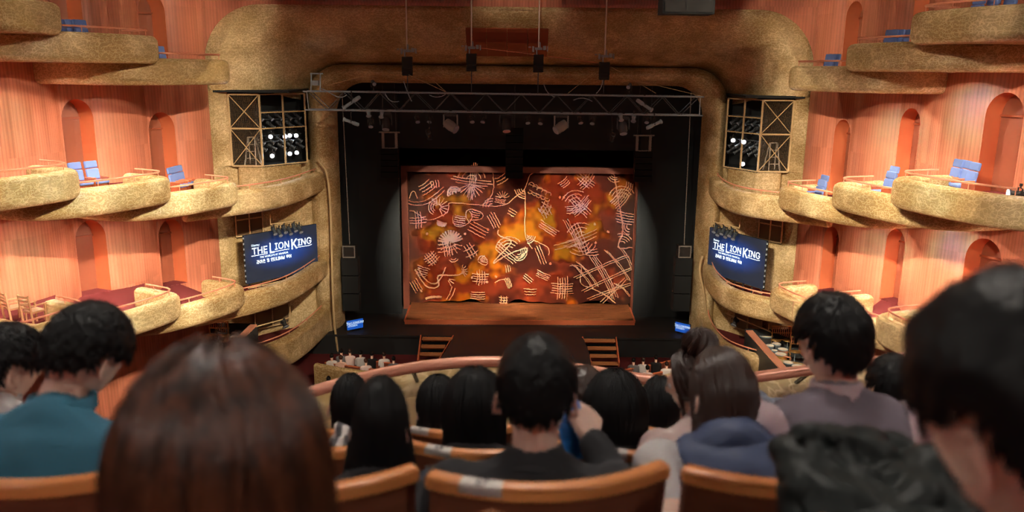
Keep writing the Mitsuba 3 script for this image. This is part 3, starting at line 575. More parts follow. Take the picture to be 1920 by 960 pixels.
def moving_head(px, py, tilt, label, s=1.0, body='m_black_metal', head=None, group=None):
    p = PY(px, py, TY + .2); k = thing('moving_light', label, 'stage light', group)
    put('base', cat([box(p + (0, 0, .42 * s), (.42 * s, .3 * s, .12 * s)), box(p + (0, 0, .54 * s), (.1, .1, .14))]), body, k)
    put('yoke', cat([beam(p + (sx * .24 * s, 0, .4 * s), p + (sx * .24 * s, 0, -.05), .05 * s, .14 * s) for sx in (-1, 1)] + [box(p + (0, 0, .37 * s), (.5 * s, .14 * s, .05 * s))]), head or body, k)
    d = np.array((math.sin(tilt), -.5, -math.cos(tilt))); d /= np.linalg.norm(d)
    put('head', tube([p - d * .26 * s, p - d * .22 * s, p, p + d * .2 * s, p + d * .26 * s], np.array([.08, .17, .19, .16, .17]) * s, 14), head or body, k, smooth=30)
    put('lens', trimesh.creation.cylinder(radius=.15 * s, segment=[p + d * .26 * s, p + d * .275 * s], sections=16), 'm_glass_lens', k)
mat('m_grey', (0.22, 0.22, 0.21), 0.5)
moving_head(845, 236, 1.0, 'grey moving light under the truss, left of the middle', 1.15, head='m_grey'); moving_head(949, 234, .1, 'black moving light at the middle of the truss', 1.1); moving_head(1052, 238, -1.0, 'grey moving light under the truss, right of the middle', 1.15, head='m_grey')
moving_head(724, 232, .0, 'black moving light above the left line array'); moving_head(1168, 240, .1, 'blue grey moving light above the right line array', head='m_steel_dark')
for j, (px, py) in enumerate(((691, 212), (716, 214), (783, 223), (806, 223), (885, 223), (906, 223), (989, 225), (1014, 226), (1088, 225), (1111, 226), (1164, 220), (1188, 222), (695, 232), (1213, 224))):
    steel = j in (0, 1, 10, 11)
    lantern('par_lamp', PY(px, py, TY + .05), (.2 * (-1) ** j, -1.0, -1.4), .30, .11, ('silver' if steel else 'small black') + ' lamp hung under the truss, %s from the left' % ['second', 'third', 'fourth', 'fifth', 'sixth', 'seventh', 'eighth', 'ninth', 'tenth', 'eleventh', 'twelfth', 'thirteenth', 'first', 'last'][j], body='m_steel' if steel else 'm_black_metal', hang=.28, group='small lamps under the truss')
for j, (px, py) in enumerate(((700, 155), (1180, 161))):
    lantern('truss_top_lamp', PY(px, py, TY), (.5 - j, -1, -.5), .28, .09, 'small lamp standing on top of the truss, %s' % ('left' if j == 0 else 'right'), body='m_steel_dark', hang=-.3)
for j, (px, py) in enumerate(((594, 177), (947, 194), (953, 194))): pass

for k, (x, xt) in enumerate(((-3.4, -2.7), (4.0, 3.3))):      # lanterns added behind the added wash beams
    p, d = np.array((x, 33.0, Zr(-2.75))), np.array((xt - x, CY - 33.0, -6.05)); d /= np.linalg.norm(d)
    q = lantern('wash_light', p - d * .24, d, .4, .13, 'added black wash light hanging low under the truss, %s of the middle' % ('left' if k == 0 else 'right'), hang=.3)
    t = p - d * .24; put('drop_bar', bar(t + (0, 0, .3), (t[0], TY, bl[2] - .03), .018, 6), 'm_black_metal', q)

# ------------------------------------------------------------------ loudspeakers
def line_array(px, y0, y1, yframe, Y, w, n, label):
    a, b = PY(px, y0, Y), PY(px, y1, Y); k = thing('line_array', label, 'loudspeaker'); h = (a[2] - b[2]) / n
    for j in range(n):
        m = box((0, 0, 0), (w, .5, h * .94)); M = trimesh.transformations.rotation_matrix(.04 * j, (1, 0, 0)); M[:3, 3] = (a[0], Y - .01 * j * j, a[2] - h * (j + .5)); m.apply_transform(M); put('cabinet', m, 'm_speaker', k)
    if yframe:
        t = PY(px, yframe, Y)[2]
        for s in (-1, 1): put('frame_arm', box((a[0] + s * w * .38, Y, (t + a[2]) / 2), (.12, .1, t - a[2])), 'm_grey', k)
        put('frame_bar', cat([box((a[0], Y, t), (w * 1.2, .12, .06)), box((a[0], Y, a[2]), (w * .9, .12, .05))]), 'm_grey', k)
        for s in (-1, 1): put('drop_cable', bar((a[0] + s * w * .38, Y, t), (a[0] + s * w * .3, Y, Zr(2.0)), .012, 5), 'm_steel_dark', k)
    else:
        put('drop_cable', bar((a[0], Y, a[2]), (a[0], Y, Zr(2.0)), .015, 5), 'm_steel_dark', k)
line_array(731, 278, 330, 248, 38.3, .82, 5, 'black line array hung left of the painted curtain')
line_array(1206, 283, 338, 254, 38.3, .82, 5, 'black line array covering the upper right corner of the copper frame')
line_array(965, 240, 330, None, 38.3, .82, 7, 'black centre speaker cluster hanging above the painted curtain')
for px, side, xx in ((656, 'left', 656), (1282, 'right', 1282)):
    p = PY(px, 470, 37.6); k = thing('hanging_speaker', 'black speaker with grey frame beside the stage, %s' % side, 'loudspeaker')
    put('cabinet', box(p, (.62, .5, .6)), 'm_black_metal', k); put('grille', cat([box(p + (0, -.27, s * .27), (.6, .03, .06)) for s in (-1, 1)] + [box(p + (s * .28, -.27, 0), (.05, .03, .6)) for s in (-1, 1)]), 'm_grey', k)
    put('cable', bar(p + (0, 0, .3), (p[0] - .1, 37.6, Zr(-.9)), .022, 6), 'm_grey', k)
    for j in range(3): put('lower_cabinet', box(p + (0, .05, -.75 - .9 * j), (.8, .55, .85)), 'm_black', k)
a, b = PY(1243, -12, 24.0), PY(1338, 27, 24.0)
k = thing('ceiling_speaker', 'big black loudspeaker hanging at the top edge, right of the middle', 'loudspeaker')
put('cabinet', box(((a[0] + b[0]) / 2, 24.3, (a[2] + b[2]) / 2 + .2), (b[0] - a[0], .8, a[2] - b[2] + .4)), 'm_black', k)
put('grille', box(((a[0] + b[0]) / 2, 23.88, (a[2] + b[2]) / 2 + .2), (b[0] - a[0] - .1, .03, a[2] - b[2] + .3)), 'm_black_metal', k)
put('hanger', cat([bar((x, 24.3, a[2] + .3), (x, 24.3, ZTOP), .02, 6) for x in (a[0] + .2, b[0] - .2)]), 'm_steel_dark', k)

# ------------------------------------------------------------------ screens with the show title
def strokes(lines, w, depth=.004):
    out = []
    for (x0, y0, x1, y1) in lines:
        L = math.hypot(x1 - x0, y1 - y0) + w * .9
        m = trimesh.creation.box(extents=(L, w, depth)); M = trimesh.transformations.rotation_matrix(math.atan2(y1 - y0, x1 - x0), (0, 0, 1)); M[:3, 3] = ((x0 + x1) / 2, (y0 + y1) / 2, depth / 2); m.apply_transform(M); out.append(m)
    return out
def circ(cx, cy, rx, ry, n=10): a = np.linspace(0, 2 * math.pi, n + 1); return [(cx + rx * math.cos(a[i]), cy + ry * math.sin(a[i]), cx + rx * math.cos(a[i + 1]), cy + ry * math.sin(a[i + 1])) for i in range(n)]
def jamo(c, x0, y0, x1, y1):
    P = lambda *s: [(x0 + a * (x1 - x0), y0 + b * (y1 - y0), x0 + c_ * (x1 - x0), y0 + d * (y1 - y0)) for a, b, c_, d in s]
    return {'r': P((0, 1, 1, 1), (1, 1, 1, .5), (1, .5, 0, .5), (0, .5, 0, 0), (0, 0, 1, 0)), 'n': P((0, 1, 0, 0), (0, 0, 1, 0)), 'k': P((0, 1, 1, 1), (1, 1, 1, 0), (0, .5, 1, .5)),
            't': P((0, 1, 0, 0), (0, 1, 1, 1), (0, .5, 1, .5), (0, 0, 1, 0)), 's': P((.5, 1, 0, 0), (.5, .7, 1, 0)), 'o': circ((x0 + x1) / 2, (y0 + y1) / 2, (x1 - x0) / 2, (y1 - y0) / 2),
            'a': P((.4, 1, .4, 0), (.4, .5, 1, .5)), 'eo': P((.8, 1, .8, 0), (.1, .5, .8, .5)), 'i': P((.6, 1, .6, 0)), 'ae': P((.3, 1, .3, 0), (1, 1, 1, 0), (.3, .5, 1, .5)),
            'yeo': P((.8, 1, .8, 0), (.1, .65, .8, .65), (.1, .35, .8, .35)), 'oo': P((0, 0, 1, 0), (.5, 1, .5, 0)), 'u': P((0, 1, 1, 1), (.5, 1, .5, 0))}[c]
SYL = [('r', 'a', ''), ('o', 'i', ''), ('o', 'oo', 'n'), None, ('k', 'i', 'o'), None, ('o', 'i', 'n'), ('t', 'eo', ''), ('n', 'ae', ''), ('s', 'yeo', ''), ('n', 'eo', 'r'), None, ('t', 'u', ''), ('o', 'eo', '')]
def hangul(h, w):
    x, L = 0.0, []
    for s in SYL:
        if s is None: x += h * .45; continue
        c, v, f = s; lo = .42 * h if f else 0.0
        if v in ('oo', 'u'):
            mid = lo + (h - lo) * .5; L += jamo(c, x + .12 * h, mid + .04 * h, x + .72 * h, h) + jamo(v, x, lo + .06 * h, x + .84 * h, mid - .06 * h)
        else: L += jamo(c, x, lo + .04 * h, x + .42 * h, h) + jamo(v, x + .5 * h, lo, x + .84 * h, h)
        if f: L += jamo(f, x + .15 * h, 0, x + .8 * h, .30 * h)
        x += h * 1.0
    return L, x
def title(W):
    """lettering in the xy plane, about W wide, centred on the origin; x to the right, y up"""
    u = W / 100.0; out = []
    def tx(t, h, x, y, bold=True, sx=1.0):
        m = meshkit.text_mesh(t, h * u, .004, bold); m.apply_scale((sx, 1, 1)); m.apply_translation((x * u - m.bounds[0][0] * 0, y * u, 0)); out.append(m); return m.bounds[1][0] / u
    x = tx('THE', 13, -50, 6); out.extend(strokes([(-50 * u, 3.4 * u, (x - 1) * u, 3.4 * u)], 1.6 * u))
    x = tx('L', 20, x + 3, 3, sx=.8); x2 = tx('ION', 13, x + .5, 8); out.extend(strokes([((x + .5) * u, 4.6 * u, (x2 - 1) * u, 4.6 * u)], 1.6 * u))
    x = tx('K', 20, x2 + 3, 3, sx=.85); x3 = tx('ING', 13, x + .3, 8); out.extend(strokes([((x - 2) * u, 5.0 * u, (x3 - 6) * u, 4.2 * u), ((x3 - 6) * u, 4.2 * u, x3 * u, 5.4 * u)], 1.5 * u))
    tx('Disney', 4.2, -50, 22, False)
    m = meshkit.text_mesh("THE WORLD'S #1 MUSICAL", 3.6 * u, .004, True); m.apply_translation((-m.bounds[:, 0].mean(), -3.5 * u, 0)); out.append(m)
    L, w = hangul(6.4 * u, 0); sc = strokes([(a - w / 2, b - 13.5 * u, c - w / 2, d - 13.5 * u) for a, b, c, d in L], 1.05 * u); out += sc
    m = cat(out); m.apply_translation((-(m.bounds[0][0] + m.bounds[1][0]) / 2, 0, 0)); return m
def _scr(p, n, uv):
    d = dr.sqrt(dr.square((uv.x - 0.5) * 1.5) + dr.square((uv.y - 0.55) * 2.0)); g = smoothstep(0.85, 0.08, d)
    return mix((0.0045, 0.0075, 0.018), (0.003, 0.030, 0.17), g)
SCR = proc(_scr)
def screen(key, P, Q, z0, z1, name, label, lit=1.0, tw=.62, depth=.12, ty=0.52, facing=1):
    """P left, Q right bottom corners in plan as seen from the audience"""
    P, Q = np.array(P, float), np.array(Q, float); ex = np.r_[Q - P, 0]; W = np.linalg.norm(ex); ex /= W; ez = np.array((0, 0, 1.0)); n = np.cross(ex, ez)
    M = np.eye(4); M[:3, 0], M[:3, 1], M[:3, 2], M[:3, 3] = ex, ez, n, np.r_[(P + Q) / 2, z0]
    k = thing(name, label, 'screen'); H = z1 - z0
    b = trimesh.creation.box(extents=(W, H, depth)); b.apply_translation((0, H / 2, -depth / 2 - .004)); b.apply_transform(M); put('cabinet', b, 'm_black', k)
    v = np.array([(-W / 2, 0, 0), (W / 2, 0, 0), (W / 2, H, 0), (-W / 2, H, 0)]); v = trimesh.transform_points(v, M)
    put('display', (v, np.array([(0, 1, 2, 3)])), 'm_black', k, uv=np.array([(0, 0), (1, 0), (1, 1), (0, 1.0)]), emitter={'type': 'area', 'radiance': SCR} if lit == 1.0 else {'type': 'area', 'radiance': rgb((0.002, 0.04, 0.22))})
    t = title(W * tw); t.apply_translation((0, H * ty, .006)); t.apply_transform(M)
    put('lettering', t, 'm_white', k, emitter={'type': 'area', 'radiance': rgb(np.array((0.60, 0.86, 1.0)) * (0.85 if lit == 1.0 else .4))})
    return k, M, W, H
for side, P, Q in ((-1, (-11.38, 33.2), (-8.98, 36.0)), (1, (9.12, 36.3), (10.82, 33.3))):
    k, M, W, H = screen('led', P, Q, Zr(-9.08), Zr(-6.95), 'led_screen', 'large LED screen with the show title on the %s side of the stage' % SIDEN[side], tw=.60)
    for x in np.linspace(-.46, .46, 7):
        a = trimesh.transform_points([(x * W, 0.0, -.06), (x * W, -.42, -.06)], M); put('leg', beam(a[0], a[1], .06, .06, up=(0, 1, 0)), 'm_black_metal', k)
    a = trimesh.transform_points([(-.48 * W, -.2, -.05), (.48 * W, -.2, -.05)], M); put('cross_bar', beam(a[0], a[1], .05, .05), 'm_cream_metal', k)
    e = -W / 2 - .02 if side < 0 else W / 2 + .02
    for j in range(9):
        a = trimesh.transform_points([(e, H * (j + .5) / 9, -.02)], M)[0]; put('edge_clip', box(a, (.05, .05, .08)), 'm_steel', k)
    # lamps in front of the screen's upper edge
    for j in range(6):
        f = .32 + .07 * j if side < 0 else .24 + .07 * j
        p = trimesh.transform_points([((f - .5) * W, H + .12 - .10 * (j % 2), .45)], M)[0]
        lantern('screen_top_light', p, (-side * .6, -.7, -.9), .42, .10, 'dark stage light above the %s LED screen, %s from the left' % (SIDEN[side], ['first', 'second', 'third', 'fourth', 'fifth', 'last'][j]), group='lights above the %s LED screen' % SIDEN[side], body='m_steel_dark', hang=.25)
    a = trimesh.transform_points([((-.22 if side < 0 else -.3) * W, H + .4, .45), ((.2 if side < 0 else .16) * W, H + .4, .45)], M)
    kk = thing('lamp_bar', 'cream pipe with lamps hanging above the %s LED screen' % SIDEN[side], 'lighting bar'); put('pipe', bar(a[0], a[1], .03), 'm_cream_metal', kk)
    for q in a: put('hanger', bar(q, q + (0, 0, .45), .02), 'm_cream_metal', kk)
for side, P, Q, z in ((-1, PY(651, 619, 36.5), PY(681, 613, 37.0), 0), (1, PY(1266, 614, 37.0), PY(1293, 620, 36.5), 0)):
    zz = Zr(-12.22); k, M, W, H = screen('side', P[:2], Q[:2], zz, zz + .47, 'small_screen', 'small bright blue title screen at the %s end of the stage' % SIDEN[side], lit=2, tw=.78, ty=.5)
    put('stand', cat([beam(np.r_[p[:2], zz], np.r_[p[:2], Zr(-12.3)], .05, .05, up=(0, 1, 0)) for p in (P * .9 + Q * .1, P * .1 + Q * .9)]), 'm_black_metal', k)

# ------------------------------------------------------------------ dark windows, pipes and mouldings on the gold side walls
def pier_pt(side, f): P = curve(PIER[side], 40); return P[int(np.clip(f, 0, 1) * 39)]
wn = 0
for side in (-1, 1):
    for (f0, f1, z0, z1, nm) in ((.16, .42, -7.2, -5.75, 'middle'), (.30, .62, -11.6, -9.75, 'lower')):
        P, Q = pier_pt(side, f0), pier_pt(side, f1); ex = Q - P; n = np.array((ex[1], -ex[0])) / np.linalg.norm(ex) * (1 if side < 0 else -1) * 1.0
        if n[1] > 0: n = -n
        P, Q = P + n * .12, Q + n * .12; wn += 1
        w = struct('window_%d' % wn, beam((*P, Zr((z0 + z1) / 2)), (*Q, Zr((z0 + z1) / 2)), .05, z1 - z0), 'm_net')
        for z in (z0, (z0 + z1) / 2, z1): put('frame_bar', beam((*(P + n * .05), Zr(z)), (*(Q + n * .05), Zr(z)), .04, .06), 'm_cream_metal', w)
        for t in (0, .5, 1): q = P + (Q - P) * t + n * .05; put('frame_post', beam((*q, Zr(z0)), (*q, Zr(z1)), .05, .05, up=(0, 1, 0)), 'm_cream_metal', w)
    pts = [PY(*p, y) for p, y in ((((596, 300), 36.1), ((612, 322), 36.2), ((616, 345), 36.3), ((622, 480), 36.35), ((640, 690), 36.4)) if side < 0 else (((1318, 480), 36.4), ((1312, 505), 36.4), ((1318, 540), 36.4), ((1322, 600), 36.4), ((1312, 660), 36.4)))]
    struct('trim_%d' % (1 if side < 0 else 2), tube(curve(pts, 20), .055, 8), 'm_wood_plain' if False else 'm_cream_metal', smooth=True)
    pipe = thing('side_pipe', 'thin pale pipe with a small black lamp below the %s lower box' % SIDEN[side], 'pipe')
    A, B = (PY(475, 614, 32.4), PY(548, 594, 34.2)) if side < 0 else (PY(1445, 622, 32.4), PY(1362, 588, 34.2))
    put('pipe', bar(A, B, .03), 'm_cream_metal', pipe)
    for f_ in (.05, .95): q = A + (B - A) * f_; put('drop', bar(q, (q[0], q[1], Zr(-9.6)), .018), 'm_cream_metal', pipe)
    q = A + (B - A) * .8; lantern('pipe_lamp', q + (0, -.1, -.18), (-side * .5, -.5, -.8), .36, .15, 'black lamp on the thin pipe below the %s lower box' % SIDEN[side], hang=.2)
p = PY(1912, 364, 21.3); lantern('box_spotlight', p, (-1.0, .25, -.05), .55, .14, 'black spotlight clamped to the box front at the right edge', lit=20.0, hang=.25)

# ------------------------------------------------------------------ front-of-house spotlights hung from the ceiling, aimed at the box fronts and the portal
def foh(x, y, target, I, cutoff, label, col=(1.0, 0.80, 0.56)):
    p = np.array((x, y, ZTOP - .75)); k = lantern('house_spotlight', p, np.array(target) - p, .5, .13, label, catg='house spotlight', hang=.72)
    d = np.array(target) - p; d /= np.linalg.norm(d)
    spot(k + '_beam', p + d * .27, target, I, cutoff, cutoff * .55, col)
FOH = 1000.0
for side in (-1, 1):
    for i, (tx_, ty_) in enumerate(TIPS[side]):
        for tier, zz in (('mid', -.5), ('low', -.45)):
            if tier == 'low' and i == 0: continue
            foh(side * -(1.0 + .7 * i) - (.3 if tier == 'low' else 0), 8.0 + 1.3 * i + (.6 if tier == 'low' else 0), (tx_ + side * .35, ty_ - 1.3, Zr(RIM[tier][i] + zz)), FOH * 2.2, 5.2, 'narrow ceiling spotlight for the %s box, %s, %s' % (['third', 'second', 'first'][i], TIERN[tier], SIDEN[side]))
    foh(side * -1.5, 8, (side * 11.6, 26, Zr(0.7)), FOH * .75, 13, 'ceiling spotlight aimed at the top boxes on the %s' % SIDEN[side])
    foh(side * -2.0, 9, (side * 11.5, 26, Zr(-3.6)), FOH * .45, 22, 'ceiling spotlight aimed at the middle boxes on the %s' % SIDEN[side])
    foh(side * -3.0, 11, (side * 11.2, 27, Zr(-8.0)), FOH * .45, 22, 'ceiling spotlight aimed at the lower boxes on the %s' % SIDEN[side])
    foh(side * -2.5, 12, (side * 9.5, 33, Zr(-6.5)), FOH * .5, 9, 'ceiling spotlight aimed at the boxes beside the stage on the %s' % SIDEN[side])

for x in (-11.6, 11.2): foh(x * .88, 30.6, (x * 1.06, 33.75, Zr(1.3)), 24, 36, 'ceiling spotlight washing the wood wall at the upper %s of the portal' % ('left' if x < 0 else 'right'))
foh(0.1, 30.4, (0.1, 34.0, Zr(2.9)), 9, 30, 'ceiling spotlight washing the wood panel above the portal centre')
# ------------------------------------------------------------------ blue seats in the boxes
def box_seat(pos, ang, label, group, floor):
    k = thing('box_chair', label, 'theatre seat', group); M = trimesh.transformations.rotation_matrix(ang, (0, 0, 1)); M[:3, 3] = (pos[0], pos[1], floor)
    def P(n, m, b, sm=False): m = m.copy(); m.apply_transform(M); put(n, m, b, k, smooth=sm)
    def pad(c, s, t=0.0):
        m = m3.Manifold.batch_hull([m3.Manifold.sphere(.035, 12).translate((x, y, z)) for x in (-s[0] / 2 + .035, s[0] / 2 - .035) for y in (-s[1] / 2 + .035, s[1] / 2 - .035) for z in (-s[2] / 2 + .035, s[2] / 2 - .035)])
        q = m.to_mesh(); m = trimesh.Trimesh(q.vert_properties[:, :3], q.tri_verts); m.apply_transform(trimesh.transformations.rotation_matrix(t, (1, 0, 0))); m.apply_translation(c); return m
    P('seat_cushion', pad((0, .02, .43), (.47, .46, .1)), 'm_blue_fabric', 40)
    P('backrest', pad((0, -.25, .67), (.47, .09, .36), .16), 'm_blue_fabric', 40); P('headrest', pad((0, -.315, .98), (.47, .09, .24), .16), 'm_blue_fabric', 40)
    for s in (-1, 1): P('armrest', box((s * .26, 0, .58), (.05, .4, .035)), 'm_wood_plain'); P('side_panel', box((s * .26, -.02, .3), (.03, .38, .54)), 'm_wood_dark')
    P('base', box((0, -.02, .2), (.46, .3, .36)), 'm_wood_dark')
def seats_at(side, tier, i, pxs, depth_in, ang, word):
    z = Zr(RIM[tier][i]) - .66
    for j, (px, py) in enumerate(pxs):
        p = PZ(px, py, z + .95) if tier != 'upper' else PY(px, py, TIPS[side][i][1] - depth_in)
        box_seat(p, ang, 'blue upholstered seat in the %s box of the %s on the %s%s' % (['third', 'second', 'first'][i], TIERN[tier], SIDEN[side], word[j]), 'blue seats in the boxes', z)
W2, W3 = [', left one', ', right one'], [', left one', ', middle one', ', right one']
seats_at(-1, 'upper', 1, [(134, 40), (149, 42), (163, 44)], 1.0, -1.95, W3); seats_at(-1, 'upper', 2, [(312, 93)], .8, -1.9, [''])
seats_at(-1, 'mid', 1, [(152, 314), (182, 311)], 0, -2.0, W2); seats_at(-1, 'mid', 2, [(335, 322), (341, 320), (348, 318)], 0, -1.75, W3)
seats_at(1, 'upper', 0, [(1815, 14), (1843, 11), (1875, 7)], .7, 1.7, W3); seats_at(1, 'upper', 1, [(1658, 71), (1670, 69), (1682, 68)], .9, 2.0, W3); seats_at(1, 'upper', 2, [(1545, 112), (1554, 110)], .6, 2.0, W2)
seats_at(1, 'mid', 0, [(1778, 308), (1792, 310), (1808, 314)], 0, 1.6, W3); seats_at(1, 'mid', 1, [(1662, 320), (1655, 330)], 0, 1.75, W2); seats_at(1, 'mid', 2, [(1532, 336), (1526, 345)], 0, 1.75, W2)
def wood_chair(p, ang, z, label):
    k = thing('wooden_chair', label, 'chair'); M = trimesh.transformations.rotation_matrix(ang, (0, 0, 1)); M[:3, 3] = (p[0], p[1], z)
    def P(n, m): m = m.copy(); m.apply_transform(M); put(n, m, 'm_chair_wood', k)
    for s in (-1, 1):
        P('rear_leg', beam((s * .22, -.22, 0), (s * .22, -.30, .98), .04, .05)); P('front_leg', beam((s * .22, .2, 0), (s * .22, .2, .62), .04, .045)); P('armrest', beam((s * .22, -.25, .64), (s * .22, .26, .64), .06, .03))
    P('seat', box((0, 0, .43), (.46, .46, .05)))
    for j in range(4): P('back_slat', beam((-.22, -.255 - .02 * j, .56 + .12 * j), (.22, -.255 - .02 * j, .56 + .12 * j), .03, .06))
mat('m_chair_wood', (0.42, 0.24, 0.13), 0.5)
for px, py, a, s, o in ((25, 560, -.6, -1, 'lower left box'), (62, 566, -.4, -1, 'lower left box, right one'), (1503, 562, .9, 1, 'lower right box behind the man with the vest')):
    i = 0 if s < 0 else 2; z = Zr(RIM['low'][i]) - .66; wood_chair(PZ(px, py, z + .7), a, z, 'wooden slatted armchair standing in the ' + o)

# ------------------------------------------------------------------ side boxes at ground level with percussion
mat('m_drum_head', (0.80, 0.72, 0.60), 0.5); mat('m_brass', (0.70, 0.45, 0.16), 0.25, metal=0.9); mat('m_copper', (0.62, 0.27, 0.15), 0.3, metal=0.7)
def drum(px, py, z, r, h, shell, label, side='right'):
    p = PZ(px, py, Zr(z)); k = thing('drum', label, 'drum'); base = Zr(-11.7)
    put('shell', trimesh.creation.cylinder(radius=r, segment=[p - (0, 0, h), p - (0, 0, .01)], sections=24), shell, k, smooth=40)
    put('head', trimesh.creation.cylinder(radius=r * .97, segment=[p - (0, 0, .01), p + (0, 0, .006)], sections=24), 'm_drum_head', k)
    put('hoop', trimesh.creation.annulus(r_min=r * .97, r_max=r * 1.05, height=.035, sections=24, transform=trimesh.transformations.translation_matrix(p)), 'm_steel', k)
    for a in (0, 2.1, 4.2): put('leg', bar(p + (r * math.cos(a), r * math.sin(a), -h * .6), (p[0] + 1.15 * r * math.cos(a), p[1] + 1.15 * r * math.sin(a), base), .015, 6), 'm_steel', k)
for side, x0, x1, xe in ((-1, -10.9, -13.1, 1), (1, 10.05, 12.4, -1)):
    k = thing('side_stage_box', 'black sided platform with a copper top board on the %s, holding percussion' % SIDEN[side], 'platform')
    put('deck', box(((x0 + x1) / 2, 29.7, Zr(-11.75)), (abs(x1 - x0), 6.2, .1)), 'm_black', k)
    put('front_panel', box((x0, 29.7, Zr(-11.25)), (.06, 6.0, 1.1)), 'm_black_metal', k)
    put('stage_end_panel', box(((x0 + x1) / 2, 32.75, Zr(-11.25)), (abs(x1 - x0), .06, 1.1)), 'm_black', k)
    A, B = (PZ(1412, 619, Zr(-10.62)), PZ(1474, 700, Zr(-10.62))) if side > 0 else (PZ(491, 608, Zr(-10.62)), PZ(448, 648, Zr(-10.62)))
    put('top_board', beam((x0 + .05 * side, A[1], Zr(-10.66)), (x0 + .05 * side, 26.8, Zr(-10.66)), .28, .07), 'm_copper_rail', k)
    put('support', cat([box(((x0 + x1) / 2, 29.7, Zr(-12.5)), (abs(x1 - x0) - .2, 6.0, 1.45))]), 'm_gold', k)
for a in ((1436, 629, -11.0, .30, .45, 'm_black_metal', 'large white headed drum at the far end of the right platform'), (1444, 648, -11.05, .17, .3, 'm_steel_dark', 'small pale drum on the right platform, left of the tan ones'), (1456, 645, -11.05, .18, .3, 'm_steel_dark', 'pale drum behind the tan congas on the right platform'), (1452, 657, -11.05, .12, .3, 'm_steel_dark', 'smallest white drum on the right platform'),
          (1468, 655, -11.05, .20, .55, 'm_copper', 'tan conga on the right platform, far one'), (1464, 664, -11.0, .22, .6, 'm_brass', 'brass coloured conga in the middle of the right platform'), (1478, 680, -11.0, .18, .5, 'm_black_metal', 'white headed drum near the copper board on the right platform'), (1496, 687, -11.0, .22, .5, 'm_copper', 'tan hand drum nearest the man with the vest'),
          (352, 618, -11.1, .28, .4, 'm_copper', 'copper drum under the left lower box'), (395, 628, -11.1, .22, .35, 'm_brass', 'brass drum on the left platform'), (420, 622, -11.1, .26, .4, 'm_copper', 'copper drum beside the left top board'), (437, 632, -11.0, .16, .3, 'm_steel', 'shiny small drum nearest the left top board')): drum(*a)
def rack(px, py, side, label):
    p = PZ(px, py, Zr(-11.2)); k = thing('percussion_rack', label, 'percussion rack')
    for dx in (-.4, .4): put('stand', cat([bar((p[0] + dx, p[1], Zr(-11.7)), (p[0] + dx, p[1], Zr(-10.5)), .02, 6), bar((p[0] + dx, p[1] - .2, Zr(-11.69)), (p[0] + dx, p[1] + .2, Zr(-11.69)), .02, 6)]), 'm_brass', k)
    for z in (-10.5, -10.8, -11.1): put('cross_bar', bar((p[0] - .45, p[1], Zr(z)), (p[0] + .45, p[1], Zr(z)), .02, 6), 'm_brass', k)
    for j in range(10): put('chime', bar((p[0] - .4 + .085 * j, p[1] - .02, Zr(-10.52)), (p[0] - .4 + .085 * j, p[1] - .02, Zr(-10.75 - .03 * j)), .022, 8), 'm_copper', k)
    for dx in (-.3, .2): m = trimesh.creation.cone(radius=.22, height=.05, sections=20); m.apply_translation((p[0] + dx, p[1] - .25, Zr(-11.05))); put('cymbal', m, 'm_brass', k, smooth=True); put('cymbal_stand', bar((p[0] + dx, p[1] - .25, Zr(-11.7)), (p[0] + dx, p[1] - .25, Zr(-11.05)), .014, 6), 'm_steel', k)
rack(1464, 641, 1, 'brass chime rack with cymbals at the back of the right platform'); rack(1500, 662, 1, 'copper percussion rack left of the vest man head'); rack(330, 625, -1, 'brass percussion rack under the left lower box'); rack(412, 632, -1, 'copper percussion rack at the back of the left platform')

# ------------------------------------------------------------------ stalls beside the stage with their rows
mat('m_stall_seat', (0.17, 0.05, 0.03), 0.4); mat('m_skin', (0.78, 0.54, 0.43), 0.5, spec=0.4); mat('m_hair_black', (0.004, 0.0042, 0.0048), 0.45, spec=0.10)
for side, (A, B) in ((-1, (PZ(588, 683, Zr(-12.25)), PZ(722, 702, Zr(-12.25)))), (1, (PZ(1180, 718, Zr(-12.25)), PZ(1282, 697, Zr(-12.25))))):
    A, B = A.copy(), B.copy(); d = (B - A) / np.linalg.norm(B - A); n = np.array((-d[1], d[0], 0))
    pth = curve(np.array([A[:2], (A[:2] + B[:2]) / 2 - n[:2] * .12, B[:2]]), 16)
    struct('wall_stalls_' + SIDEN[side], sweep(pth, rrect(-.28, 0, 0, Zr(-12.25), (.08, .1, .02, .02)), 0), 'm_gold', smooth=50)
    cnt = 0
    for r_, (off, z) in enumerate(((.75, -13.3), (1.65, -13.3))):
        for j in range(6):
            p = A + d * (.35 + .56 * j + (.15 if r_ else 0)) + n * off; k = thing('stalls_chair', 'dark wooden stalls seat on the %s before the stage, %s row, %s from the left' % (SIDEN[side], ['front', 'back'][1 - r_], ['first', 'second', 'third', 'fourth', 'fifth', 'last'][j]), 'theatre seat', 'stalls seats on the ' + SIDEN[side])
            M = np.eye(4); M[:3, 0], M[:3, 1] = d, n; M[:3, 3] = (p[0], p[1], Zr(z))
            for nm, m, b in (('backrest', box((0, 0, .58), (.52, .06, .56)), 'm_stall_seat'), ('top_rim', box((0, 0, .875), (.53, .08, .035)), 'm_wood_plain'), ('seat_pan', box((0, .26, .42), (.48, .44, .1)), 'm_carpet'), ('support', box((0, .2, .19), (.3, .2, .37)), 'm_black')): m.apply_transform(M); put(nm, m, b, k)

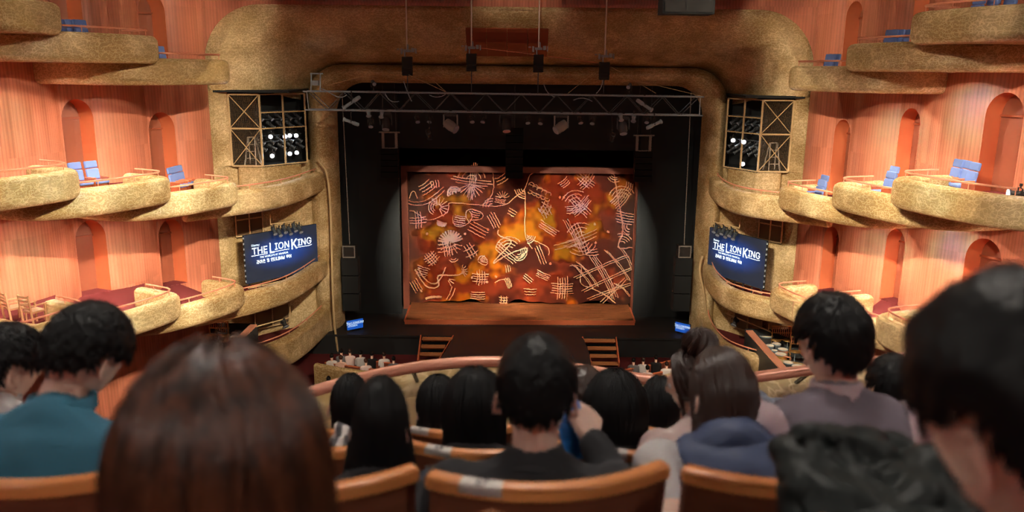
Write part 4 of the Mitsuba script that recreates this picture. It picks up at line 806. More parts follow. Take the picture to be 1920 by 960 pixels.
# ------------------------------------------------------------------ people
def man(mesh): return m3.Manifold(m3.Mesh(np.asarray(mesh.vertices, np.float32), np.asarray(mesh.faces, np.uint32)))
def tm(m): q = m.to_mesh(); return trimesh.Trimesh(q.vert_properties[:, :3].astype(float), q.tri_verts, process=False)
def ball(p, r, n=16): return m3.Manifold.sphere(float(r), n).translate([float(x) for x in p])
def bone(a, ra, b, rb, n=16): return m3.Manifold.batch_hull([ball(a, ra, n), ball(b, rb, n)])
def rot(yaw, pitch, roll): R = trimesh.transformations.euler_matrix(pitch, roll, yaw, 'rxyz'); return trimesh.transformations.rotation_matrix(yaw, (0, 0, 1)) @ trimesh.transformations.rotation_matrix(pitch, (1, 0, 0)) @ trimesh.transformations.rotation_matrix(roll, (0, 1, 0))
def head_r(d):
    """surface point of the head in direction d (unit, n x 3): x right, y face, z up"""
    x, y, z = d.T; p = d * np.array((.075, .096, .118)); dn = np.clip(-z, 0, 1)
    p[:, 0] *= 1 - .30 * dn ** 1.3 * (y > -.3) - .12 * np.clip(y, 0, 1) * dn
    p[:, 1] *= np.where(y < 0, 1 - .35 * np.clip(-z - .2, 0, 1), 1 - .10 * dn)
    g = lambda cx, cz, sx, sz: np.exp(-((x - cx) / sx) ** 2 - ((z - cz) / sz) ** 2) * (y > 0)
    p[:, 1] += .020 * g(0, -.20, .13, .13) + .010 * g(0, .02, .09, .2) - .008 * (g(.36, .06, .16, .11) + g(-.36, .06, .16, .11)) + .007 * g(0, -.50, .25, .09) - .004 * g(0, -.50, .3, .02) + .008 * g(0, -.80, .3, .14) + .005 * g(0, .25, .6, .1)
    return p
_ico4, _ico5 = trimesh.creation.icosphere(subdivisions=4), trimesh.creation.icosphere(subdivisions=5)
def head_mesh(fine=False): m = (_ico5 if fine else _ico4).copy(); m.vertices = head_r(m.vertices / np.linalg.norm(m.vertices, axis=1)[:, None]); return m
def ear_parts(s):
    c = np.array((s * .078, -.012, -.012)); out = []; o = np.array((s * .55, -.5, 0)); o = o / np.linalg.norm(o)
    arc = [c + (0, 0, 0) + o * (.010 + .013 * math.sin(math.radians(a)) * 0 + .012 * max(0, math.cos(math.radians(a - 140)))) + np.array((0, .5, 0)) * 0 + np.array((0, -.016 * math.sin(math.radians(a)), .030 * math.cos(math.radians(a)))) for a in range(-30, 200, 30)]
    for p, q in zip(arc[:-1], arc[1:]): out.append(bone(p, .0052, q, .0052, 10))
    out.append(m3.Manifold.batch_hull([ball(c + (0, -.004, .012), .007, 10), ball(c + (0, -.004, -.012), .006, 10), ball(c + o * .008 + (0, -.010, 0), .006, 10)])); out.append(ball(c + o * .006 + (0, .004, -.030), .0085, 10)); return out
FLOW = np.array((0, -.25, .97))
def cover(d):
    """hair coverage 0..1 and thickness by direction"""
    x, y, z = d.T; phi = np.degrees(np.arctan2(np.abs(x), y))                       # 0 front, 180 back
    line = np.interp(phi, [0, 30, 55, 75, 95, 112, 140, 180], [.62, .60, .42, .05, .16, -.10, -.34, -.42])
    ear = np.maximum(d @ np.array((.98, -.16, -.06)), d @ np.array((-.98, -.16, -.06)))
    return np.clip((z - line) / .16, 0, 1) * np.clip((.955 - ear) / .03, 0, 1)
def short_hair(seed, thick=.026, curl=1.0, n=420, side=.55, lock=.045):
    r = np.random.default_rng(seed); m = _ico5.copy(); d = m.vertices / np.linalg.norm(m.vertices, axis=1)[:, None]; c = cover(d); p = head_r(d)
    q = np.cross(d, FLOW); nz = meshkit.fbm(d * np.array((9, 9, 5)) * curl + seed, 3, seed); t = thick * (side + (1 - side) * np.clip(d[:, 2] * 1.3 + .35, 0, 1))
    h = np.where(c > 0, (t * (.72 + .5 * nz)) * c ** .6 - .002 * (1 - c), -.012); m.vertices = p + d * h[:, None]; parts = [plain(m)]
    k = 0
    dd = r.normal(size=(n * 4, 3)); dd /= np.linalg.norm(dd, axis=1)[:, None]; dd = dd[cover(dd) > .93][:n]; b = head_r(dd); tt = thick * (side + (1 - side) * np.clip(dd[:, 2] * 1.3 + .35, 0, 1))
    for i in range(len(dd)):
        e = dd[i]; f = e * np.dot(e, FLOW) - FLOW; f /= np.linalg.norm(f) + 1e-6; sd = np.cross(e, f) * r.normal(0, .30 * curl); f = f + sd; f /= np.linalg.norm(f); L = lock * (.5 + .6 * r.random())
        base = b[i] + e * tt[i] * .55; pts = [base + f * L * u + e * (.006 * curl * math.sin(2.6 * u) - .006 * u * u) for u in np.linspace(0, 1, 5)]
        parts.append(tube(pts, np.array([.0055, .006, .005, .0035, .001]) * (.8 + .6 * r.random()), 5))
    return cat(parts)
def long_hair(seed, L=.34, rx=.098, ry=.112, flare=1.0, n=230, open_=112, top=.142, squeeze=.9):
    """combed-down hair: an inner mass and many locks; L below the head centre"""
    r = np.random.default_rng(seed)
    def surf(phi, u, inset=0.0):                                                       # phi 0 = back, u 0 crown .. 1 tip
        th = np.minimum(u / .42, 1) * math.pi / 2; dr_ = np.maximum(u - .42, 0) / .58
        k = np.sin(th); w = np.where(u < .42, 1, 1 - (1 - squeeze) * np.sin(np.pi * np.minimum(dr_ * 1.5, 1)) + (flare - 1) * dr_)
        x = np.sin(phi) * (rx - inset) * k * w; y = -np.cos(phi) * (ry - inset) * k * np.where(u < .42, 1, 1 - .16 * dr_) + .012 * (1 - k); z = np.where(u < .42, (top - inset) * np.cos(th), -L * dr_)
        return np.stack([x, y, z], -1)
    ws = lambda u: math.radians(np.interp(u, [0, .17, .26, .42, 1], [179, 170, open_ + 14, open_, open_ - 18])); rings = []
    for u in np.r_[.02, np.linspace(.05, 1, 30)]:
        ph = np.linspace(-ws(u), ws(u), 33); o = surf(ph, np.full(33, u), .006); j = 1 + .03 * (meshkit.noise(np.column_stack([ph * 6, np.full(33, seed * 3.1), np.full(33, u * 1.5)])) - .5)[:, None] * 2; o = o * np.array((1, 1, 1)) * np.where(np.array([1, 1, 0]), j, 1)
        rings.append(np.vstack([o, surf(ph[::-1], np.full(33, u), .045 if u > .1 else .02)]))
    parts = [skin(np.array(rings))]
    for i in range(n):
        p0 = (r.random() * 2 - 1); u = np.linspace(.03 + .12 * r.random(), .9 + .11 * r.random(), 15); ph = np.array([p0 * ws(x) * .98 for x in u]) + r.normal(0, .03) * np.sin(u * 5 + r.random() * 6); ins = -.004 * r.random() + .003 * np.sin(u * 7 + r.random() * 6)
        pts = surf(ph, u, ins); parts.append(tube(pts, (.0035 + .0035 * r.random()) * np.interp(u, [0, .2, .8, 1], [.8, 1.1, 1.0, .25]), 5))
    return cat(parts)
def up_hair(seed):
    a = long_hair(seed, L=.03, rx=.092, ry=.108, n=150, open_=118, top=.138); r = np.random.default_rng(seed); parts = [a]
    c = np.array((0, -.035, .165)); b = trimesh.creation.icosphere(subdivisions=4, radius=1.0); v = b.vertices; b.vertices = c + v * (np.array((.058, .062, .055)) * (1 + .16 * np.sin(9 * np.arctan2(v[:, 0], v[:, 1]) + 5 * v[:, 2]))[:, None]); parts.append(plain(b))
    for s in (-1, 1): parts.append(tube([(s * .080, .03, .05), (s * .088, .035, -.02), (s * .084, .03, -.08), (s * .078, .02, -.15)], [.008, .010, .009, .003], 6))
    return cat(parts)
def finger_set(w, fwd, pn, side, curl):
    """palm, four fingers and a thumb; w wrist, fwd pointing direction, pn palm normal"""
    fwd = fwd / np.linalg.norm(fwd); pn = pn - fwd * np.dot(pn, fwd); pn /= np.linalg.norm(pn); lat = np.cross(fwd, pn) * side; out = []
    k = [w + fwd * .085 + lat * o for o in (.030, .010, -.010, -.029)]
    out.append(m3.Manifold.batch_hull([ball(w, .021, 12)] + [ball(w + fwd * .03 + lat * o, .016, 12) for o in (.022, -.02)] + [ball(q, .0115, 12) for q in k]))
    for q, L, r in zip(k, (.072, .082, .076, .060), (.0088, .009, .0086, .0078)):
        a, d, p = 0.0, fwd, q - fwd * .01; rr = r
        for f, c in zip((.45, .32, .25), (.55, .75, .5)):
            a += c * curl; d = fwd * math.cos(a) + pn * math.sin(a); e = p + d * L * f; out.append(bone(p, rr, e, rr * .9, 10)); p, rr = e, rr * .9
    t0 = w + fwd * .028 + lat * .026; t1 = t0 + (lat * .7 + fwd * .55 + pn * .3) * .042; t2 = t1 + (fwd * .85 + lat * .15 + pn * .45) * .034; t3 = t2 + (fwd * .9 + pn * .4 - lat * .1) * .026
    for p, q, r1, r2 in ((t0, t1, .0125, .011), (t1, t2, .0108, .0098), (t2, t3, .0098, .008)): out.append(bone(p, r1, q, r2, 10))
    return out
def finish(parts, edge, it=8, amp=0.0, seed=0, f=9.0):
    m = m3.Manifold.batch_boolean(parts, m3.OpType.Add).refine_to_length(edge); t = tm(m); t = trimesh.Trimesh(t.vertices, t.faces, process=True)
    trimesh.smoothing.filter_taubin(t, lamb=.5, nu=.52, iterations=it)
    if amp:
        n = t.vertex_normals; q = t.vertices; t.vertices = q + n * (amp * (meshkit.fbm(q * np.array((f, f, f * .55)) + seed, 3, seed) - .5) * 2)[:, None]
    return t
def person(label, H, floor, yaw=0., pitch=0., roll=0., tyaw=0., down=.12, back=.07, sw=.175, hair=None, hairmat='m_hair_black', top='m_black_cloth', sleeve=None, legs='m_trousers', skinmat='m_skin', arms=None, scale=1.0, fine=False, sleeves=True, lean=.06, glow_=None, top_amp=.004, belly=1.0, quilt=0.0):
    """H head centre; the torso faces tyaw, the head yaw/pitch/roll (0 = towards the stage, + = left / up)"""
    k = thing('person', label, 'person'); H = np.asarray(H, float); Rh = rot(yaw, pitch, roll); Rh[:3, :3] *= scale; Rh[:3, 3] = H
    c, s = math.cos(tyaw), math.sin(tyaw); B = lambda x, y, z: np.array((c * x - s * y, s * x + c * y, z))
    hp = lambda q: trimesh.transform_points(np.atleast_2d(q), Rh)[0]
    N = H + B(0, -back, -down); S = N + B(0, -.015, -.035); pel = np.array((*(S - B(0, lean, 0))[:2], floor + .52)); mid = pel * .45 + S * .55 + B(0, -.03, 0)
    sh = {q: S + B(q * sw, 0, -.02) for q in (-1, 1)}; arms = arms or {}
    pose = {}
    for q in (-1, 1):
        e, w = arms.get(q, (sh[q] + B(q * .06, .03, -.27), None)); 
        if w is None: w = e + B(-q * .08, .24, -.02)
        pose[q] = (np.asarray(e, float), np.asarray(w, float))
    kn = {q: pel + B(q * .10, .42, -.02) for q in (-1, 1)}; an = {q: np.array((*(kn[q] + B(0, .02, 0))[:2], floor + .09)) for q in (-1, 1)}
    def torso(g, nar=0.0):
        return [m3.Manifold.batch_hull([ball(S + B(x, y, z), r + g) for x, y, z, r in ((-sw + .045 + nar, 0, -.035 + nar * .3, .062), (sw - .045 - nar, 0, -.035 + nar * .3, .062), (0, -.02, -.02, .066))] + [ball(mid + B(x, .01, 0), .105 * belly + g) for x in (-.075, .075)]),
                m3.Manifold.batch_hull([ball(mid + B(x, .01, 0), .105 * belly + g) for x in (-.075, .075)] + [ball(pel + B(x, 0, 0), .12 * belly + g) for x in (-.075, .075)]),
                m3.Manifold.batch_hull([ball(N + B(0, .0, .005), .050 + g), ball(S + B(-.10, -.01, -.02), .05 + g), ball(S + B(.10, -.01, -.02), .05 + g)])]
    def arm(q, g, to=1.0): e, w = pose[q]; w2 = e + (w - e) * to; return [bone(sh[q], .056 + g, e, .042 + g), bone(e, .042 + g, w2, .029 + g * .8 + .006 * (1 - to))]
    def leg(q, g): return [bone(pel + B(q * .085, 0, -.01), .088 + g, kn[q], .060 + g), bone(kn[q], .060 + g, an[q], .040 + g)]
    hd = man(head_mesh(fine)).transform(Rh[:3, :4].tolist())
    parts = [hd, bone(hp((0, -.022, -.075)), .052 * scale, N, .056)] + torso(0) + [x.transform(Rh[:3, :4].tolist()) for q in (-1, 1) for x in ear_parts(q)]
    for q in (-1, 1):
        parts += arm(q, 0) + leg(q, 0) + [m3.Manifold.batch_hull([ball(an[q] - (0, 0, .03), .035), ball(an[q] + B(0, .15, -.05), .032), ball(an[q] + B(0, -.04, -.05), .032)])]
        e, w = pose[q]; parts += finger_set(w, w - e, np.array((0, 0, -1.0)) if abs((w - e)[2]) < .15 else B(-q, .3, 0), -q, .75)
    put('body', finish(parts, .014 if fine else .022, 3), skinmat, k, smooth=60)
    for q in (-1, 1): 
        put('eye', trimesh.Trimesh(*(lambda m: (trimesh.transform_points(m.vertices * .0115 + (q * .031, .083, .006), Rh), m.faces))(trimesh.creation.icosphere(2))), 'm_white', k, smooth=True); put('iris', trimesh.Trimesh(*(lambda m: (trimesh.transform_points(m.vertices * (.0055, .003, .0055) + (q * .031, .0937, .006), Rh), m.faces))(trimesh.creation.icosphere(2))), 'm_hair_black', k, smooth=True)
    if hair is not None: h = hair.copy(); h.apply_transform(Rh); put('hair', h, hairmat, k, smooth=True)
    g = torso(.022 if sleeve else .014, .055 if sleeve else 0) + ([x for q in (-1, 1) for x in arm(q, .014, .93)] if sleeve is None and sleeves else [])
    tp = finish(g, .009 if quilt else .02, 7, top_amp, 3)
    if quilt: v = tp.vertices; tp.vertices = v + tp.vertex_normals * (quilt * (np.abs(np.sin(v[:, 2] * math.pi / .052 + 1.2 * meshkit.noise(v * 6))) ** .6 - .6))[:, None]
    put('top', tp, top, k, smooth=True)
    if sleeve: put('shirt', finish(torso(.009) + [x for q in (-1, 1) for x in arm(q, .013, .93)], .02, 7, .004, 5, 14), sleeve, k, smooth=True)
    put('trousers', finish([x for q in (-1, 1) for x in leg(q, .012)] + [m3.Manifold.batch_hull([ball(pel + B(x, 0, -.03), .125) for x in (-.075, .075)])], .03, 5), legs, k, smooth=True)
    for q in (-1, 1): put('shoe', tm(m3.Manifold.batch_hull([ball(an[q] - (0, 0, .04), .045), ball(an[q] + B(0, .16, -.052), .037), ball(an[q] + B(0, -.05, -.05), .038)])), 'm_black', k, smooth=40)
    return k, Rh, S, N, B, pose
mat('m_black_cloth', (0.016, 0.016, 0.018), 0.9, spec=0.15); mat('m_trousers', (0.02, 0.022, 0.03), 0.9, spec=0.1)
mat('m_teal', (0.020, 0.075, 0.115), 0.9, spec=0.2, sheen=0.3); mat('m_lavender', (0.62, 0.52, 0.56), 0.85, spec=0.2); mat('m_mauve', (0.105, 0.088, 0.108), 0.95, spec=0.15); mat('m_navy', (0.019, 0.029, 0.066), 0.6, spec=0.3)
mat('m_lightgrey', (0.50, 0.49, 0.49), 0.85, spec=0.2); mat('m_pink_cloth', (0.68, 0.55, 0.52), 0.85); mat('m_greygreen', (0.0045, 0.0065, 0.0065), 0.5, spec=0.14); mat('m_grey_cloth', (0.12, 0.12, 0.13), 0.9)
mat('m_hair_brown', proc(lambda p, n, uv: mix((0.012, 0.0055, 0.0035), (0.070, 0.022, 0.010), smoothstep(.25, .8, 0.6 * noise(p.x * 70, p.y * 70, p.z * 5) + 0.4 * noise(p.x * 260, p.y * 260, p.z * 12)))), 0.36, spec=0.3); mat('m_hair_dark', (0.020, 0.010, 0.008), 0.36, spec=0.28); mat('m_skin2', (0.78, 0.55, 0.44), 0.5, spec=0.4)
mat('m_phone', (0.03, 0.20, 0.62), 0.3, spec=0.6)
FLOORZ = {1: Zr(-1.30), 2: Zr(-1.70), 3: Zr(-2.06), 4: Zr(-2.40), 5: Zr(-2.75)}
ROWY = {1: .61, 2: 1.46, 3: 2.31, 4: 3.16, 5: 4.0}
# balcony terrace
for r in range(1, 6):
    y0, y1 = ROWY[r] - .25, ROWY[r] + .60 + (1.1 if r == 5 else 0)
    struct('balcony_step', box((0, (y0 + y1) / 2, FLOORZ[r] - .3), (11.0, y1 - y0, .6)), 'm_carpet', kind='structure')
struct('balcony_step', box((0, -1.5, Zr(-1.25)), (11, 3.7, .3)), 'm_carpet', kind='structure')
struct('balcony_soffit', box((0, 1.9, FLOORZ[5] - .75), (11, 6.6, .2)), 'm_wood_plain', kind='structure')
rz = Zr(-1.88)
rp = np.array([PZ(*q, rz)[:2] for q in ((440, 790), (590, 735), (740, 693), (930, 679), (1114, 694), (1250, 718), (1390, 709), (1480, 698), (1590, 686), (1700, 668), (1800, 652))])
rp = curve(rp, 70, s=.002)
bf = thing('balcony_front', 'curved pale gold balcony front with a copper hand rail, below the seated audience', 'balcony front')
put('hand_rail', tube(np.column_stack([rp, np.full(70, rz)]), .036, 12), 'm_copper_rail', bf, smooth=40)
for q in (4, 16, 28, 40, 52, 64): put('rail_post', bar((*rp[q], rz), (rp[q][0], rp[q][1] + .3, Zr(-2.1)), .014, 8), 'm_black_metal', bf)
pp = rp + (0, .24)
put('parapet', sweep(pp, rrect(-.02, .24, Zr(-3.4), Zr(-2.08), (.08, .09, .1, .02))[::-1] * np.array([-1, 1]), 0), 'm_gold', bf, smooth=50)
mat('m_cream', (0.62, 0.47, 0.24), 0.6)
put('inner_panel', sweep(pp - (0, .03), rrect(-.0, .02, Zr(-2.80), Zr(-2.17), (.004, .004, .004, .004))[::-1] * np.array([-1, 1]), 0), 'm_cream', bf)
# ------------------------------------------------------------------ theatre seats
def _seatw(p, n, uv):
    g = fbm(p.x * 5, p.y * 5, p.z * 26, 3); return mix((0.060, 0.020, 0.012), (0.145, 0.047, 0.025), g)
mat('m_seat_back', proc(_seatw), 0.32, spec=0.5)
mat('m_seat_rim', (0.55, 0.205, 0.062), 0.3, spec=0.55, clearcoat=0.4)
mat('m_plate', (0.62, 0.60, 0.56), 0.5); mat('m_plaque', (0.30, 0.28, 0.25), 0.45, metal=.2); mat('m_ink', (0.03, 0.03, 0.035), 0.7)
def theatre_seat(x, row, ang, label, number, rimz, Y=None, plate=True, w=.46, plaque=True, group='wooden theatre seats on the balcony'):
    Y = ROWY[row] if Y is None else Y; fl = FLOORZ[row]; k = thing('theatre_chair', label, 'theatre seat', group); hgt = rimz - fl
    M = trimesh.transformations.rotation_matrix(ang, (0, 0, 1)); M[:3, 3] = (x, Y, fl)
    sag = .07; xs = np.linspace(-w / 2, w / 2, 17); back_y = lambda t: -sag * (1 - (2 * t / w) ** 2)       # convex towards the row behind
    def P(n, m, b, sm=False, par=k): m = m.copy(); m.apply_transform(M); return put(n, m, b, par, smooth=sm)
    def sheet(z0, z1, th, ins, rake=.05, dz=0.0):
        rings = []
        for t in xs * ins:
            y0 = back_y(t); yb = y0 + rake * 0; rings.append([(t, y0 + rake, z0), (t, y0, z1), (t, y0 + th, z1), (t, y0 + th + rake, z0)])
        return skin(np.array(rings))
    P('back_panel', sheet(.28, hgt - .03, .022, .97), 'm_seat_back', 30)
    P('back_cushion', sheet(.42, hgt - .06, .05, .9, .05).apply_translation((0, .024, 0)), 'm_carpet', 30)
    rim = sweep(np.column_stack([xs * 1.02, [back_y(t) + .008 for t in xs]]), rrect(-.015, .022, hgt - .032, hgt, (.011, .011, .005, .005), 3)[::-1] * np.array([-1, 1]), .012)
    P('top_rim', rim, 'm_seat_rim', 40)
    for s in (-1, 1):
        P('side_edge', beam((s * w * .495, .10, .30), (s * w * .5, .012, hgt - .03), .018, .03), 'm_seat_back')
        P('armrest', box((s * (w / 2 + .015), .27, .60), (.045, .36, .03)), 'm_seat_rim'); P('arm_support', box((s * (w / 2 + .015), .25, .29), (.03, .28, .58)), 'm_seat_back')
    P('seat_cushion', box((0, .33, .42), (w * .9, .42, .1)), 'm_carpet'); P('seat_pan', box((0, .33, .36), (w * .88, .40, .02)), 'm_seat_back')
    P('support', box((0, .25, .17), (.10, .2, .36)), 'm_black_metal')
    t0 = -w * .30
    if plate:
        pk = P('number_plate', sweep(np.column_stack([np.linspace(t0 - .04, t0 + .04, 6), [back_y(t) + .006 for t in np.linspace(t0 - .04, t0 + .04, 6)]]), rrect(-.016, .021, hgt - .022, hgt + .0015, (.012, .012, .002, .002), 3)[::-1] * np.array([-1, 1]), 0), 'm_plate')
        tx = meshkit.text_mesh(number, .016, .001, True); tx.apply_translation((-tx.bounds[:, 0].mean() + t0, back_y(t0) - .004, hgt + .0015)); P('number', tx, 'm_ink', False, pk)
    if plaque:
        q = trimesh.creation.box(extents=(.088, .004, .034)); q.apply_transform(trimesh.transformations.rotation_matrix(-.16, (1, 0, 0)) @ trimesh.transformations.rotation_matrix(0, (0, 0, 1))); q.apply_translation((t0 - .0, back_y(t0) + .001, hgt - .075)); pq = P('plaque', q, 'm_plaque')
        for j, L in enumerate((.066, .07, .05)): P('engraved_line', box((t0 - (.07 - L) / 2, back_y(t0) - .002, hgt - .066 - .009 * j), (L, .003, .003)), 'm_ink', False, pq)
    return k
SEATS = [(1, 0.05, 0.0, 'E23'), (1, .55, 0, 'E24')]
theatre_seat(.13, 1, 0, 'nearest theatre seat, its pale number plate at the bottom edge of the photo', '21', Zr(-.375), w=.30, plaque=False)
theatre_seat(-.93, 2, .10, 'wooden theatre seat behind the man in the teal jacket', '25', Zr(-.78)); theatre_seat(-.43, 2, .12, 'wooden theatre seat behind the woman with very long black hair', '26', Zr(-.79), plate=False, plaque=False)
theatre_seat(.08, 2, .11, 'large wooden theatre seat with white number plate behind the man in black', '27', Zr(-.775), plaque=False); theatre_seat(.59, 2, .04, 'wooden theatre seat behind the woman in the navy vest', '28', Zr(-.765), plate=False, plaque=False)
theatre_seat(1.09, 2, -.02, 'wooden theatre seat at the right, next to the big dark head', '29', Zr(-.78), plate=False, plaque=False)
R3 = ['', 'wooden seat with striped cloth over it, left of the long black hair', 'wooden seat with white plate and grey plaque behind the long haired woman', 'wooden seat with plate right of the man in black', 'wooden seat hidden behind the mauve vest', 'wooden seat behind the right hand head']
for j, x in enumerate((-1.12, -.60, -.075, .465, .98, 1.5)): theatre_seat(x, 3, .02, R3[j] or 'wooden theatre seat of the third row at the far left', str(14 + j), Zr(-1.135), w=.48)
R4 = ['leftmost seat of the front row of wooden seats', 'front row wooden seat under the bob haired woman', 'front row wooden seat with white plate, behind the long straight hair', 'front row wooden seat right behind the phone', 'front row wooden seat behind the small dark bob', 'front row seat under the folded grey jacket', 'front row seat at the far right']
for j, x in enumerate((-1.28, -.76, -.235, .29, .81, 1.33, 1.85)): theatre_seat(x, 4, 0, R4[j], str(3 + j), Zr(-1.475), w=.48)
# ------------------------------------------------------------------ the audience on the balcony
def at(px, py, d): return PD(px, py, d)
A1 = person('person with long brown hair seen from behind, largest blurred head at the lower left', at(415, 900, .90), FLOORZ[1], yaw=.05, pitch=-.05, hair=long_hair(1, .50, .112, .120, 1.38, 320, 118, .155, 1.0), hairmat='m_hair_brown', top='m_black_cloth')
# neighbour on the right with the dark padded jacket
H2 = at(1922, 792, .76)
P2 = person('largest dark haired head at the right edge, ear and neck showing', H2, FLOORZ[1], yaw=.28, pitch=-.2, roll=-.14, tyaw=.1, down=.15, back=.05, sw=.19, hair=short_hair(2, .034, .4, 520, .6, .035), top='m_greygreen', top_amp=.02, fine=True)
P3 = person('man in a teal jacket bowing his wavy black hair to the right', at(158, 672, 1.85), FLOORZ[2], yaw=-.22, pitch=-.55, roll=.12, tyaw=-.1, down=.10, back=.12, sw=.20, scale=.92, hair=short_hair(3, .032, 1.5, 620, .55, .04), top='m_teal', fine=True)
P4 = person('man with dark hair and pale collar at the left edge, ear showing', at(12, 690, 2.5), FLOORZ[3], yaw=-.55, pitch=-.25, down=.11, back=.08, hair=short_hair(4, .03, .9, 420, .7), top='m_lightgrey')
P8 = person('man with short black hair in a black zipped top, holding up a blue phone', at(1006, 738, 1.85), FLOORZ[2], yaw=-.10, pitch=-.15, tyaw=-.05, down=.15, back=.06, sw=.185, hair=short_hair(8, .026, .5, 600, .5, .04), top='m_black_cloth', skinmat='m_skin2', fine=True,
            arms={1: (at(1150, 905, 1.98), at(1112, 828, 2.03))})
P13 = person('man with black hair in a lavender shirt and dull mauve vest', at(1560, 645, 2.12), FLOORZ[2], yaw=.22, pitch=-.12, tyaw=.05, down=.14, back=.065, sw=.205, hair=short_hair(13, .026, .6, 560, .6, .045), top='m_mauve', sleeve='m_lavender', skinmat='m_skin2', fine=True)
P12 = person('woman in a navy quilted vest over pale sleeves with straight brown hair', at(1356, 742, 2.1), FLOORZ[2], yaw=.12, pitch=-.40, tyaw=.02, down=.085, back=.10, sw=.175, scale=.92, hair=long_hair(12, .15, .086, .100, 1.1, 260, 108, .135, .97), hairmat='m_hair_dark', top='m_navy', sleeve='m_lightgrey', top_amp=.008, quilt=.009,
             arms={-1: (at(1225, 872, 1.96), at(1252, 938, 1.82))})
P5 = person('woman with very long straight black hair reaching the seat back', at(713, 800, 1.98), FLOORZ[2], yaw=0, pitch=-.1, down=.12, back=.06, sw=.15, scale=.74, hair=long_hair(5, .50, .086, .108, 2.0, 320, 116, .165, 1.0), top='m_black_cloth')
P7 = person('woman with long straight dark hair left of the man in black', at(890, 768, 2.85), FLOORZ[3], yaw=-.05, hair=long_hair(7, .26, .106, .112, 1.0, 280, 112, .150, .98), top='m_black_cloth')
P7b = person('woman with dark bob half hidden at the left of the long straight hair', at(822, 764, 3.62), FLOORZ[4], yaw=.1, hair=long_hair(71, .13, .092, .105, 1.0, 220, 112, .148, .95), top='m_pink_cloth')
P10 = person('woman with glossy dark bob right of the man with the phone', at(1153, 772, 2.82), FLOORZ[3], yaw=.05, hair=long_hair(10, .20, .108, .112, 1.05, 280, 112, .148, .98), top='m_black_cloth')
P11 = person('person with small dark bob in the front row, right of the glossy bob', at(1236, 764, 3.62), FLOORZ[4], hair=long_hair(11, .14, .082, .100, 1.06, 220, 112, .140, .97), top='m_pink_cloth')
P6 = person('woman with centre parted black bob in the front row at the left', at(657, 760, 3.62), FLOORZ[4], hair=long_hair(6, .13, .078, .100, 1.0, 220, 112, .142, .97), top='m_grey_cloth')
P9 = person('person with short brown hair between the man in black and the glossy bob', at(1092, 742, 3.6), FLOORZ[4], yaw=-.5, pitch=-.1, hair=short_hair(9, .026, .6, 300, .8), hairmat='m_hair_dark', top='m_grey_cloth')
P12b = person('person with pinned up dark hair looking left, ear showing', at(1302, 722, 2.8), FLOORZ[3], yaw=1.15, pitch=-.15, tyaw=.3, hair=up_hair(15), hairmat='m_hair_dark', top='m_pink_cloth', fine=True, skinmat='m_skin2', scale=.92)
P14 = person('person with round black hair behind the mauve vest', at(1674, 728, 3.3), FLOORZ[4], pitch=-.2, hair=short_hair(14, .03, .5, 420, .9, .06), top='m_black_cloth')
# blue phone held up by the man in black
pt = at(1074, 812, 2.06); k = thing('phone', 'bright blue phone held at the ear of the man in black', 'phone')
m = m3.Manifold.batch_hull([m3.Manifold.sphere(.006, 12).translate((x, 0, z)) for x in (-.032, .032) for z in (-.07, .07)]); m = tm(m); m.apply_transform(rot(.5, -.2, -.15)); m.apply_translation(pt); put('case', m, 'm_phone', k, smooth=30)
m = box((0, -.0065, .045), (.02, .003, .02)); m.apply_transform(rot(.5, -.2, -.15)); m.apply_translation(pt); put('camera_bump', m, 'm_black_metal', k)
# collars, zips
def collar(S, B, rx, ry, h, z0, b, key, name='collar', tilt=.02, y0=0.0):
    an = np.linspace(math.radians(-150), math.radians(150), 30); rings = []
    for t, k_ in ((0, 0.0), (.25, .4), (.6, .8), (1, 1.0)):
        rings.append([S + B(math.sin(a) * rx * (1 - .12 * k_), y0 - math.cos(a) * ry * (1 - .12 * k_) + tilt * k_, z0 + h * k_ * (.75 + .25 * math.cos(a))) for a in an])
    o = np.array(rings); inn = np.array([[S + B(math.sin(a) * (rx - .012) * (1 - .12 * k_), y0 - math.cos(a) * (ry - .012) * (1 - .12 * k_) + tilt * k_, z0 + h * k_ * (.75 + .25 * math.cos(a))) for a in an] for t, k_ in ((1, 1.0), (0, 0.0))])
    put(name, skin(np.concatenate([o, inn]), caps=False, closed=False), b, key, smooth=True)
collar(P3[2], P3[4], .080, .072, .035, .055, 'm_teal', P3[0], y0=.03); collar(P13[2], P13[4], .074, .070, .045, .055, 'm_lavender', P13[0], y0=.015); collar(P12[2], P12[4], .078, .072, .03, .055, 'm_navy', P12[0], y0=.02); collar(P8[2], P8[4], .076, .072, .018, .055, 'm_black_cloth', P8[0], y0=.015); collar(P4[2], P4[4], .076, .072, .03, .05, 'm_lightgrey', P4[0], y0=.015)
S_, B_ = P8[2], P8[4]; put('zip', tube([S_ + B_(.022, -.098, .035), S_ + B_(.024, -.108, 0), S_ + B_(.022, -.118, -.05)], .0035, 6), 'm_brass', P8[0]); put('zip_pull', box(S_ + B_(.022, -.125, -.03), (.008, .004, .022)), 'm_brass', P8[0])
